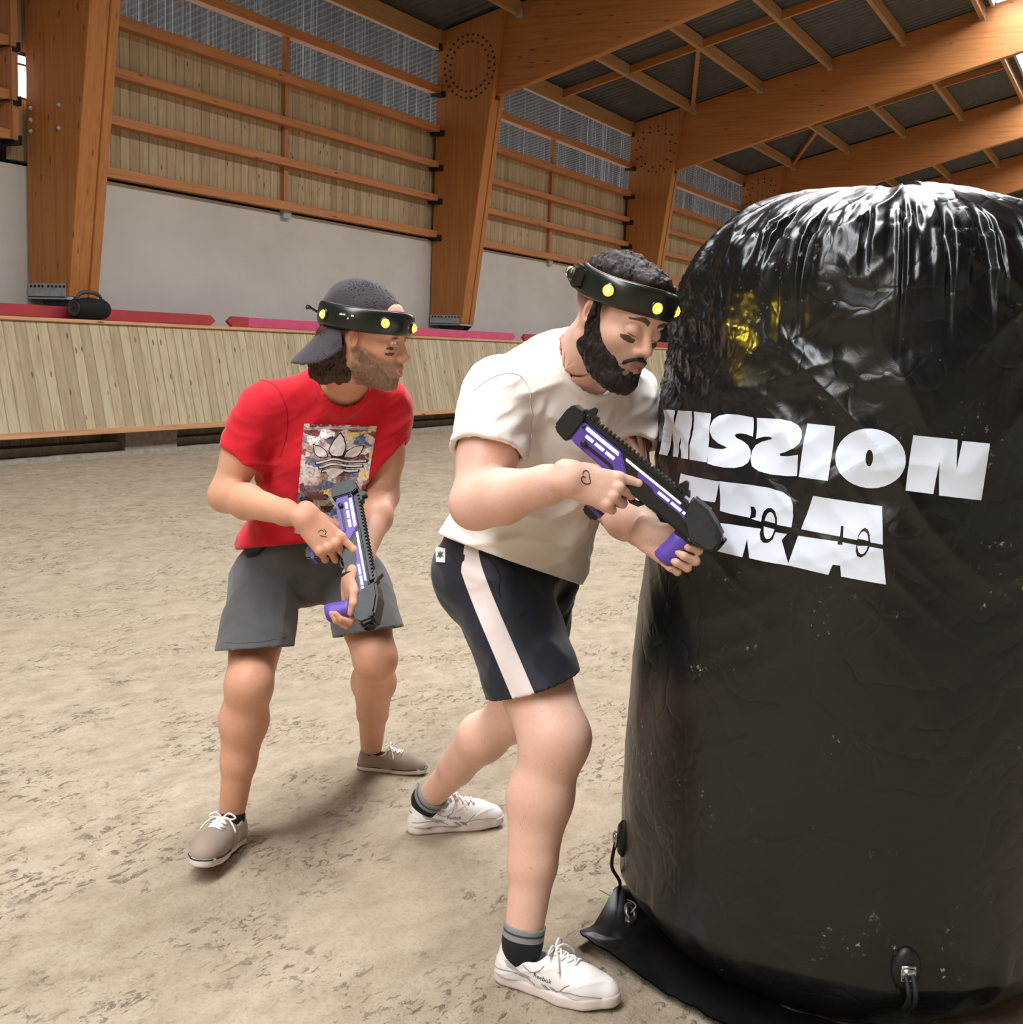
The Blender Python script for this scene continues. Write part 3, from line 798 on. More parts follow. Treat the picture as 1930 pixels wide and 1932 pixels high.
nth, ns = 900, 560
th = np.linspace(0, 2*PI, nth, endpoint=False); ss = np.linspace(0, S_TOP, ns)
TH, SS = np.meshgrid(th, ss, indexing='ij')
V = b_pos(TH, SS).reshape(-1, 3); I = np.arange(nth*ns).reshape(nth, ns); J = np.roll(I, -1, 0)
F = np.stack([I[:, :-1], J[:, :-1], J[:, 1:], I[:, 1:]], -1).reshape(-1, 4)
mesh_obj('inflated_body', V, F, VINYL, bunker, True)

# ---- white lettering, laid on the drum
LET = plain('white_print_vinyl', srgb(222, 230, 244), .5, 0, .4, .03, 8, .05)
def letter(name, outline, holes, mat, off=.0022, h=.007, cuts=()):
    """outline and holes: loops traced on the drum; filled by a fine grid that follows the wrinkles"""
    def loop(l): return np.array([b_pick(*q) for q in l])
    o = loop(outline); hs = [loop(q) for q in holes]
    pts = [np.c_[o[:, 0]*B_R0, o[:, 1]]]+[np.c_[q[:, 0]*B_R0, q[:, 1]] for q in hs]
    bm = bmesh.new()
    es = []
    for l in pts:
        n = len(l); dens = []
        for i in range(n):
            a, b = l[i], l[(i+1) % n]; k = max(1, int(np.hypot(*(b-a))/h))
            for j in range(k): dens.append(a+(b-a)*j/k)
        vs = [bm.verts.new((q[0], q[1], 0)) for q in dens]
        es += [bm.edges.new((vs[i], vs[(i+1) % len(vs)])) for i in range(len(vs))]
    bmesh.ops.triangle_fill(bm, use_beauty=True, use_dissolve=False, edges=es)
    lo = np.min(pts[0], 0); hi = np.max(pts[0], 0)
    for ax in (0, 1):
        x = lo[ax]+h
        while x < hi[ax]:
            co = [0, 0, 0]; co[ax] = x; no = [0, 0, 0]; no[ax] = 1
            bmesh.ops.bisect_plane(bm, geom=bm.verts[:]+bm.edges[:]+bm.faces[:], plane_co=co, plane_no=no)
            x += h
    bm.verts.ensure_lookup_table()
    q = np.array([v.co[:] for v in bm.verts])
    w = b_pos(q[:, 0]/B_R0, q[:, 1], off)
    f = [[v.index for v in fc.verts] for fc in bm.faces]
    bm.free()
    # face outward
    f2 = []
    for g in f:
        a, b, c = (w[i] for i in g[:3]); nn = np.cross(b-a, c-a)
        f2.append(g if nn @ (np.r_[a[:2]-BC, 0]) > 0 else g[::-1])
    n = len(w)
    return mesh_obj(name, w, f2, mat, bunker, True)
def arc(cx, cy, rx, ry, a0, a1, n=14, rot=0.0):
    out = []
    for a in np.linspace(a0, a1, n):
        x, y = rx*math.cos(a), ry*math.sin(a)
        out.append((cx+x*math.cos(rot)-y*math.sin(rot), cy+x*math.sin(rot)+y*math.cos(rot)))
    return out
def Z(x, y): return (1180+x/2.4147, 340+y/2.415)
def Zs(l): return [Z(*q) for q in l]
LT = []
LT.append(('M', Zs([(196, 1048), (240, 1050), (246, 1120), (252, 1050), (320, 1054), (296, 1272), (256, 1266), (262, 1170), (238, 1262), (216, 1259), (226, 1140), (200, 1256), (176, 1250)]), []))
LT.append(('I', Zs([(330, 1056), (402, 1064), (384, 1287), (304, 1274)]), []))
sS = [(574, 1080), (572, 1168), (540, 1156), (514, 1152), (498, 1156), (494, 1164), (502, 1174), (530, 1188), (554, 1206), (568, 1230), (570, 1258), (562, 1286), (540, 1304), (506, 1312), (460, 1310), (420, 1302), (388, 1292), (386, 1216), (420, 1224), (446, 1226), (466, 1220), (458, 1214), (428, 1198), (406, 1176), (398, 1150), (400, 1122), (410, 1094), (432, 1074), (464, 1066), (510, 1068)]
LT.append(('S', Zs(sS), []))
s2 = [(590, 1082), (640, 1084), (700, 1088), (750, 1098), (784, 1116), (800, 1142), (802, 1170), (794, 1198), (770, 1222), (730, 1238), (700, 1246), (704, 1256), (740, 1258), (788, 1252), (782, 1348), (730, 1348), (660, 1340), (610, 1326), (580, 1304), (570, 1270), (574, 1232), (590, 1206), (620, 1190), (660, 1180), (666, 1174), (650, 1168), (620, 1168), (586, 1178)]
LT.append(('S', Zs(s2), []))
LT.append(('I', Zs([(822, 1107), (952, 1120), (922, 1370), (790, 1352)]), []))
LT.append(('O', Zs(arc(1115, 1268, 163, 136, 0, 2*PI, 36, .10)[:-1]), [Zs(arc(1111, 1266, 17, 38, 0, 2*PI, 18, .05)[:-1])]))
LT.append(('N', Zs([(1310, 1162), (1508, 1182), (1500, 1318), (1530, 1188), (1650, 1200), (1614, 1458), (1426, 1436), (1424, 1280), (1402, 1430), (1274, 1414)]), []))
# ERA with the sight line and rings cut through it
LT.append(('E', Zs([(256, 1336), (438, 1374), (406, 1468), (342, 1458), (392, 1496), (300, 1482), (240, 1466)]), []))
LT.append(('E', Zs([(262, 1556), (418, 1590), (424, 1612), (400, 1668), (250, 1636)]), []))
LT.append(('R', Zs([(438, 1372), (560, 1386), (660, 1402), (720, 1422), (752, 1446), (764, 1480), (764, 1530), (756, 1582), (690, 1570), (692, 1540), (684, 1508), (668, 1494), (650, 1494), (632, 1508), (622, 1530), (618, 1556), (588, 1548), (570, 1542), (592, 1536), (596, 1508), (586, 1488), (568, 1486), (572, 1510), (566, 1538), (480, 1520), (430, 1506)]),
           []))
LT.append(('R', Zs([(424, 1562), (470, 1566), (616, 1588), (612, 1612), (618, 1638), (632, 1652), (652, 1652), (672, 1636), (684, 1604), (736, 1612), (712, 1640), (748, 1756), (640, 1738), (566, 1722), (558, 1634), (536, 1718), (420, 1690), (446, 1650)]), []))
LT.append(('A', Zs([(854, 1438), (1170, 1486), (1172, 1660), (1116, 1650), (1112, 1612), (1104, 1592), (1090, 1584), (1074, 1594), (1060, 1618), (1056, 1640), (990, 1628), (992, 1576), (980, 1576), (976, 1624), (800, 1590)]), []))
LT.append(('A', Zs([(786, 1620), (966, 1646), (966, 1660), (988, 1662), (988, 1650), (1052, 1662), (1048, 1690), (1056, 1714), (1072, 1720), (1092, 1708), (1106, 1686), (1112, 1670), (1172, 1680), (1186, 1842), (982, 1806), (978, 1756), (944, 1752), (924, 1798), (742, 1754)]), []))
lets = {}
for ch, out, holes in LT:
    letter('letter', out, holes, LET)
# inner slices of the two sight rings stay white
for ring in (arc(656, 1574, 26, 62, 0, 2*PI, 30, .12), arc(1081, 1652, 25, 52, 0, 2*PI, 30, .12)):
    up = [q for q in ring[:-1]]
    cy = 1572 if ring[0][0] < 900 else 1650
    sl = .155
    cx = 656 if ring[0][0] < 900 else 1081
    a = [q for q in up if q[1] < cy-8+(q[0]-cx)*sl]; b = [q for q in up if q[1] > cy+9+(q[0]-cx)*sl]
    for l in (a, b):
        ang = [math.atan2(q[1]-cy, q[0]-cx) for q in l]
        if l is b: l = [q for _, q in sorted(zip(ang, l))]
        else: l = [q for _, q in sorted(zip(ang, l))]
        if len(l) > 4: letter('letter', Zs(l), [], LET)
# ---- ground skirt, tie cords and buckles
SK = plain('black_tarpaulin', (.006, .006, .006, 1), .38, 0, .5, .2, 6, .2)
sk_px = [(1092, 1776), (1165, 1712), (1190, 1700), (1290, 1800), (1480, 1910), (1700, 1975), (1980, 1960), (1980, 2060), (1500, 2040), (1330, 1926), (1240, 1876), (1160, 1826), (1098, 1786)]
lp = [onZ(px, py, 0) for px, py in sk_px]
bm = bmesh.new(); vs = [bm.verts.new((q[0], q[1], .012)) for q in lp]; bm.faces.new(vs)
bmesh.ops.triangulate(bm, faces=bm.faces[:]); bmesh.ops.subdivide_edges(bm, edges=bm.edges[:], cuts=7, use_grid_fill=True)
bmesh.ops.triangulate(bm, faces=bm.faces[:])
q = np.array([v.co[:] for v in bm.verts]); fz = [[v.index for v in f.verts] for f in bm.faces]; bm.free()
q[:, 2] = .014+.012*vnoise(q*np.array([7, 7, 1])+2)+.006*ridge(q*np.array([13, 13, 1]), 2)
tip = lp[0]; q[:, 2] += .05*np.exp(-((q[:, 0]-lp[1][0])**2+(q[:, 1]-lp[1][1])**2)/.006)
q[:, 2] = np.maximum(q[:, 2], .006)
n = len(q); low = q.copy(); low[:, 2] -= .004
fz = [f if np.cross(q[f[1]]-q[f[0]], q[f[2]]-q[f[0]])[2] > 0 else f[::-1] for f in fz]
mesh_obj('ground_skirt', np.r_[q, low], fz+[[i+n for i in f[::-1]] for f in fz], SK, bunker, True)
CORD = plain('black_cord', (.008, .008, .008, 1), .7)
CHR = plain('polished_buckle_steel', srgb(200, 202, 205), .25, .9, .5, .03)
PLAS = plain('clear_cable_tie', srgb(205, 205, 200), .35)
PAD = plain('black_patch', (.006, .006, .006, 1), .5)
def buckle(px, py, parent, hang, flip=1):
    th_, s_ = b_pick(px, py)
    p = b_pos(np.array([th_]), np.array([s_]), .006)[0]
    nrm = np.r_[math.cos(th_), math.sin(th_), 0]; tan = np.r_[-math.sin(th_), math.cos(th_), 0]; up = np.array([0, 0, 1.0])
    a = MB().lathe([(.036, -.012), (.036, .0), (.028, .008)], p, tan*.8, up*1.25, nrm, 24).build('strap_patch', PAD, parent, True)
    t0 = p+nrm*.014
    b = MB().tube([t0+tan*x+up*z for x, z in ((-.012, .012), (.012, .012), (.012, -.016), (-.012, -.016))], .0035, 8, closed=True).obox(t0+nrm*.004, tan, up, nrm, (.013, .009, .003))
    b.build('buckle', CHR, parent, True)
    return p, nrm, tan
p, nrm, tan = buckle(1176, 1582, bunker, None)
e1 = P(1168, 1684, 3.02)
pts = spline([p+nrm*.014-[0, 0, .01], p+nrm*.02+[0, 0, -.07], e1+[0, 0, .03], e1], 16)
MB().tube(pts, .0045, 8).build('tie_cord', CORD, bunker, True)
MB().tube(spline([e1+[0, 0, .01], e1+CAMX*.012-[0, 0, .006], e1-CAMX*.006-[0, 0, .014], e1-CAMX*.01+[0, 0, .002], e1+[0, 0, .012]], 14), .007, 8).tube(spline([e1, e1-CAMX*.012-CAMY*.02, e1-CAMX*.026-CAMY*.027], 8), .004, 8).tube(spline([e1, e1+CAMX*.006-CAMY*.025, onZ(1176, 1712, .02)], 8), .004, 8).build('cord_knot', CORD, bunker, True)
g0 = onZ(1190, 1722, .05)
MB().tube(spline([e1-CAMX*.05+CAMY*.008, e1-CAMX*.02-CAMY*.008, e1+CAMX*.006-CAMY*.012, g0+CAMX*.012+CAMY*.02, g0], 18), .0018, 6).build('cable_tie', PLAS, bunker, True)
MB().tube([g0+np.array([.018*math.cos(a), .010*math.sin(a), .018*math.sin(a)]) for a in np.linspace(0, 2*PI, 16, endpoint=False)], .005, 8, closed=True).obox(g0-[0, 0, .025], CAMX, CAMY, CAMZ, (.012, .014, .004)).build('buckle', CHR, bunker, True)
p, nrm, tan = buckle(1708, 1826, bunker, None)
e2 = onZ(1690, 1915, .03)
MB().tube(spline([p+nrm*.016-tan*.006, p+nrm*.03-[0, 0, .05], e2], 14), .005, 8).tube(spline([p+nrm*.016+tan*.008, p+nrm*.032+tan*.012-[0, 0, .05], e2+tan*.004], 14), .005, 8).build('tie_cord', CORD, bunker, True)
FEET.append((BC[0], BC[1], .5, -.004))
# ================================================================== people: shared anatomy
def cam_dir(r, u, t): return unit(CAMX*r+CAMY*u+CAMZ*t)      # right, up, towards the viewer
def add_head(F, o, R, sc):
    """local axes: x face, y his left, z crown; chin to crown about .24"""
    F.at(o, R, sc)
    F.ell((-.016, 0, .036), (.099, .077, .084), .02)
    F.ell((.020, 0, -.020), (.072, .064, .095), .03)
    F.ell((.045, 0, -.060), (.045, .045, .050), .03)
    for y in (-1, 1):
        F.cone((-.008, .056*y, -.058), (.066, .020*y, -.104), .019, .017, .025)
        F.cone((-.012, .060*y, -.015), (-.008, .057*y, -.058), .019, .019, .025)
        F.ell((.056, .044*y, -.022), (.026, .020, .018), .025)
        F.cone((.045, .052*y, .020), (.070, .040*y, .024), .012, .012, .02)
    F.ell((.077, 0, -.105), (.017, .019, .016), .02)
    F.cone((.082, -.028, .023), (.082, .028, .023), .011, .011, .018)
    F.ell((.062, 0, .055), (.035, .055, .045), .03)
    for y in (-1, 1):
        F.ell((.094, .033*y, .000), (.017, .021, .012), .012, 's')
    F.cone((.088, 0, .014), (.109, 0, -.030), .0075, .0105, .012)
    F.ell((.110, 0, -.034), (.011, .0105, .009), .008)
    for y in (-1, 1): F.ell((.099, .0125*y, -.038), (.0105, .0075, .0075), .008)
    for y in (-1, 1): F.ell((.104, .007*y, -.045), (.006, .0035, .004), .003, 's')
    F.ell((.082, 0, -.066), (.020, .030, .024), .02)
    F.cone((.097, -.018, -.064), (.102, 0, -.0605), .0042, .0056, .006).cone((.097, .018, -.064), (.102, 0, -.0605), .0042, .0056, .006)
    F.cone((.096, -.016, -.0735), (.1005, 0, -.0755), .0048, .0070, .006).cone((.096, .016, -.0735), (.1005, 0, -.0755), .0048, .0070, .006)
    F.cone((.104, -.020, -.0685), (.108, 0, -.0678), .0016, .0022, .003, 's').cone((.104, .020, -.0685), (.108, 0, -.0678), .0016, .0022, .003, 's')
    for y in (-1, 1):                                   # ears
        E = frame(x=(math.cos(.35), .35*y, 0), z=(-.2, 0, 1))
        F.ell((-.010, .080*y, -.004), (.019, .0085, .032), .006, R=E)
        F.ell((-.006, .0745*y, -.024), (.010, .008, .012), .006)
        F.ell((-.003, .087*y, -.002), (.0085, .006, .017), .005, 's', R=E)
def eye_balls(F, o, R, sc, lid):
    F.at(o, R, sc)
    for y in (-1, 1):
        F.ell((.0800, .032*y, .0), (.0140, .0150, .0135), .004)
def hand(F, W, R, sc, curls, thumb, spread=1.0, index_extra=0.0):
    """W wrist, R columns x fingers, y thumb side, z back of hand; curls: per finger (mcp, pip, dip) in degrees, index first"""
    F.at(W, R, sc)
    roots = [(.088, .030, .001), (.092, .0095, .003), (.087, -.0105, .001), (.079, -.029, -.003)]
    lens = [(.043, .026, .020), (.047, .030, .021), (.044, .028, .021), (.034, .021, .018)]
    rad = [(.0098, .0088, .0080, .0070), (.0100, .0092, .0082, .0072), (.0097, .0088, .0079, .0069), (.0088, .0078, .0071, .0062)]
    F.cone((-.02, .012, 0), (-.02, -.012, 0), .021, .021, .01)
    F.cone((-.005, .013, 0), (-.005, -.013, 0), .020, .020, .015)
    for q, r in zip(roots, rad):
        F.cone((.006, q[1]*.55, -.002), (q[0], q[1], q[2]-.004), .0165, .0125, .014)
    F.ell((.03, .012, -.014), (.034, .020, .014), .015)
    F.ell((.035, -.022, -.012), (.034, .013, .013), .015)
    tips = []
    for i in range(4):
        p = np.array(roots[i]); a = 0.0; yaw = [.10, .02, -.05, -.14][i]*spread
        pts = [p]
        for L, c in zip(lens[i], curls[i]):
            a += math.radians(c)
            p = p+L*np.array([math.cos(a)*math.cos(yaw), math.cos(a)*math.sin(yaw), -math.sin(a)]); pts.append(p)
        F.ell(np.array(roots[i])+[0, 0, .003], (.0115, .0098, .0095), .006)
        for j in range(3): F.cone(pts[j], pts[j+1], rad[i][j], rad[i][j+1], .0035 if j else .005)
        F.ell(pts[1]+np.array([0, 0, .0012]), (rad[i][1]*1.08,)*3, .003)
        tips.append(F.W(pts[-1]))
    p = np.array([.024, .024, -.008]); rr = [.0165, .0125, .0108, .0085]
    for j, q in enumerate(thumb):
        F.cone(p, q, rr[j], rr[j+1], .010 if j == 0 else .004); p = np.array(q)
    return tips
def tuck(V, core, rules):
    """keep the skin under the cloth that covers it"""
    on = np.nonzero(core(V) < .004)[0]; p = V[on]
    for out, cover, gap in rules:
        d = out(p); m = (d > -gap) & (d < .05) & cover(p)
        for _ in range(2):
            q = p[m]; p[m] = q-grad(out, q, .004)*np.maximum(out(q)+gap, 0)[:, None]
    V[on] = p
    return V
def skin_mesh(name, F, fine, coarse, mat, parent, cols, org=None, core=None, rules=()):
    lo, hi = F.bounds()
    out = []
    v, f = polygonise(F, lo, hi, coarse)
    c = v[f].mean(1); keep = np.ones(len(f), bool)
    for l, h, s in fine: keep &= ~((c > np.asarray(l)) & (c < np.asarray(h))).all(1)
    f = f[keep]; used = np.unique(f); mp = np.full(len(v), -1); mp[used] = np.arange(len(used)); out.append((v[used], mp[f]))
    for l, h, s in fine:
        m = coarse*.6
        v2, f2 = polygonise(F, np.asarray(l)-m, np.asarray(h)+m, s); out.append((v2, f2))
    V, Fc = join(out)
    if core is not None:
        cv = cols(V) if cols is not None else None
        V = tuck(V, core, rules)
    o = mesh_obj(name, V, Fc, mat, parent, True, org)
    if cols is not None: set_col(o, cols(V))
    return o
def attr(t, name='tint'):
    a = t.n('ShaderNodeAttribute', attribute_name=name); return t.n('ShaderNodeSeparateColor', {0: a.outputs[0]}).outputs
def skin_mat(name, base, red, pale, hairy=0.0):
    """tint: R reddish lips / ears, G dark paint and brows, B stubble"""
    t = NT(name); v = t.obj(); R, G, B = attr(t)[:3]
    n1 = t.noise(v, 9, 4, .6); n2 = t.noise(v, 160, 3, .6)
    c = t.ramp(n1, [(.3, base), (.72, pale)])
    c = t.mix(t.ramp(n2, [(.5, 0.0), (.8, .25)]), c, red)
    c = t.mix(t.math('MULTIPLY', R, .8), c, red)
    c = t.mix(B, c, srgb(92, 70, 58))
    c = t.mix(t.ramp(G, [(.44, 0.0), (.56, .88)]), c, srgb(44, 32, 28))
    if hairy:
        hv = t.n('ShaderNodeTexVoronoi', {'Vector': t.map(v, (150, 150, 36)), 'Scale': 1.0})
        hd = t.math('MULTIPLY', t.ramp(hv.outputs['Distance'], [(.06, 1.0), (.16, 0.0)]), t.ramp(t.noise(v, 12, 2), [(.4, 0.0), (.6, hairy)]))
        c = t.mix(hd, c, srgb(110, 80, 60))
    t.p(Base_Color=c, Roughness=.5, Specular_IOR_Level=.35, Subsurface_Weight=.12, Subsurface_Radius=(.012, .005, .003), Subsurface_Scale=.6)
    t.bump(t.math('ADD', n2, t.math('MULTIPLY', n1, .3)), .12, .0015)
    return t.m
def cloth_mat(name, col, weave=420, rough=.85, amt=.1, sheen=.2):
    t = NT(name); v = t.obj(); n = t.noise(v, 14, 4); w = t.noise(v, weave, 2, .6)
    d = tuple(x*(1-amt*1.6) for x in col[:3])+(1,); l = tuple(min(1, x*(1+amt)) for x in col[:3])+(1,)
    t.p(Base_Color=t.ramp(n, [(.3, d), (.7, l)]), Roughness=rough, Specular_IOR_Level=.2, Sheen_Weight=sheen)
    t.bump(t.math('ADD', w, t.math('MULTIPLY', n, .5)), .18, .0015)
    return t
def hair_mat(name, dark, light, rough=.55):
    t = NT(name); v = t.obj(); n = t.noise(t.map(v, (1, 1, .35)), 120, 4, .7, 1.2); m = t.noise(v, 22, 3)
    t.p(Base_Color=t.mix(t.math('MULTIPLY', m, .5), t.ramp(n, [(.35, dark), (.7, light)]), dark), Roughness=rough, Specular_IOR_Level=.3)
    t.bump(n, .6, .004)
    return t.m
def shell(d, th): return np.maximum(d, -(d+th))
def plane(p, o, n): return (p-np.asarray(o))@unit(n)
# ---- shoe, foot axes: x toe, y his left, z up; sole rests at z = 0, ankle above the origin
def sole_d2(x, y, side):
    d = np.full(len(x), 9.0)
    C = [(-.068, .0, .034), (.0, .004*side, .033), (.075, .010*side, .044), (.120, .008*side, .043), (.160, .0, .034)]
    for (a, b, r1), (c, e, r2) in zip(C[:-1], C[1:]):
        ax, ay = c-a, e-b; L = ax*ax+ay*ay; tt = np.clip(((x-a)*ax+(y-b)*ay)/L, 0, 1)
        d = smin(d, np.hypot(x-a-ax*tt, y-b-ay*tt)-(r1+(r2-r1)*tt), .012)
    return d
def build_shoe(parent, o, R, side, style, sc=1.0, words=None):
    """style: dict(upper, sole, lace, line, low) ; returns the shoe root part"""
    W = lambda q: o+R@(np.asarray(q, float)*sc)
    hs = style['sole_h']; spring = style.get('spring', .012)
    def bend(x): return spring*sstep(.09, .20, x)
    U = Field(); U.at(o, R, sc)
    U.cone((-.064, 0, .034), (-.058, 0, .084), .036, .032, .02)
    U.cone((-.05, 0, .036), (.03, 0, .036), .036, .036, .03)
    U.cone((-.005, 0, .080), (.065, .004*side, .058), .031, .029, .03)
    U.cone((.03, .003*side, .040), (.110, .008*side, .032+.006), .038, .041, .03)
    U.cone((.11, .008*side, .034), (.160, .0, .032), .041, .033, .03)
    U.cone((-.02, 0, .06), (.03, 0, .064), .032, .030, .02)
    def upper(p):
        q = (p-o)@R/sc; d = U(p)/sc
        d = np.maximum(d, -(q[:, 2]-hs+.006-bend(q[:, 0])))
        # collar
        top = .096-.022*sstep(-.07, -.01, q[:, 0])*(1-sstep(.0, .05, q[:, 0]))+.012*sstep(.005, .06, q[:, 0])
        d = smax(d, q[:, 2]-top, .006)
        hole = np.maximum(np.maximum(np.hypot((q[:, 0]+.030)/.046, q[:, 1]/.031)-1, 0)*.03-.0001, .055-q[:, 2])
        d = smax(d, -(np.hypot((q[:, 0]+.028)/.050, q[:, 1]/.029)*.03-.03+np.maximum(.058-q[:, 2], 0)), .006)
        if style['seams']: d = d-.0016*style['seams'](q, side)
        return d*sc
    lo, hi = U.bounds(.01)
    # toe spring is folded into the space the shoe is cut in
    sh = sdf_obj('shoe', upper, lo, hi, .0032, style['upper'], parent)
    q = (np.array([v.co[:] for v in sh.data.vertices])+np.array(world_loc(sh))-o)@R/sc
    if style.get('cols'): set_col(sh, style['cols'](q, side))
    def sole(p):
        q = (p-o)@R/sc
        d2 = sole_d2(q[:, 0], q[:, 1], side)-.0015
        z0 = bend(q[:, 0]); d = smax(d2, np.abs(q[:, 2]-z0-hs/2)-hs/2, .010)
        return d*sc
    so = sdf_obj('sole', sole, *(lambda a: (a.min(0)-.01, a.max(0)+.01))(np.array([W((x, y, z)) for x in (-.11, .21) for y in (-.06, .06) for z in (-.01, .06)])), .0028, style['sole'], sh)
    if style.get('line'):
        pts = []
        for a in np.linspace(0, 2*PI, 60, endpoint=False):
            dx, dy = math.cos(a), math.sin(a); r0, r1 = .0, .2
            for _ in range(24):
                m = (r0+r1)/2
                if sole_d2(np.array([.045+dx*m]), np.array([dy*m]), side)[0] < .0012: r0 = m
                else: r1 = m
            x, y = .045+dx*r0, dy*r0; pts.append(W((x, y, hs*.80+bend(np.array([x]))[0])))
        MB().tube(pts, .0022*sc, 6, closed=True).build('sole_stripe', style['line'], sh, True)
    # laces
    mb = MB()
    def top(x, y):
        a = np.array([W((x, y, .16-.0006*k)) for k in range(240)]); f = upper(a); i = np.nonzero(f < .0)[0]
        z = .16-.0006*(i[0] if len(i) else 150); return W((x, y, z+.0025))
    rows = style['rows']
    for k, x in enumerate(rows):
        hw = .021-.002*abs(k-1)
        nx = rows[k+1] if k+1 < len(rows) else x
        mb.tube([top(x+(0)*t_, y) for t_, y in [(t_, -hw+2*hw*t_) for t_ in np.linspace(0, 1, 7)]], .0030*sc, 6)
        if k+1 < len(rows):
            for sg in (-1, 1): mb.tube([top(x+(nx-x)*t_, sg*(-hw+2*hw*t_)) for t_ in np.linspace(0, 1, 7)], .0028*sc, 6)
    x = rows[0]; c = top(x-.006, 0)
    up = R[:, 2]
    for sg in (-1, 1):
        a = R@np.array([.0, sg*.03, .0]); b_ = R@np.array([.024, sg*.040, -.012])
        mb.tube(spline([c, c+a*.6*sc+up*.014, c+a*1.25*sc+up*.004, c+a*.9*sc-up*.002, c], 14), .0026*sc, 6)
        mb.tube(spline([c, c+b_*.5*sc+up*.010, c+b_*1.0*sc, c+b_*1.25*sc-up*.012], 10), .0026*sc, 6)
    mb.build('laces', style['lace'], sh, True)
    return sh, upper
def text_on(name, word, size, place, mat, parent, lift=.0012, bold=0.0):
    """lettering laid on a surface: place(u, v) -> world point"""
    cu = bpy.data.curves.new('txt', 'FONT'); cu.body = word; cu.size = 1.0; cu.align_x = 'CENTER'; cu.align_y = 'CENTER'; cu.offset = bold
    cu.resolution_u = 3
    ob = bpy.data.objects.new('txt', cu); COL.objects.link(ob)
    bpy.context.view_layer.update()
    me = bpy.data.meshes.new_from_object(ob.evaluated_get(bpy.context.evaluated_depsgraph_get()))
    bpy.data.objects.remove(ob)
    v = [place(q.co.x*size, q.co.y*size) for q in me.vertices]; f = [list(p.vertices) for p in me.polygons]
    bpy.data.meshes.remove(me)
    return mesh_obj(name, v, f, mat, parent)
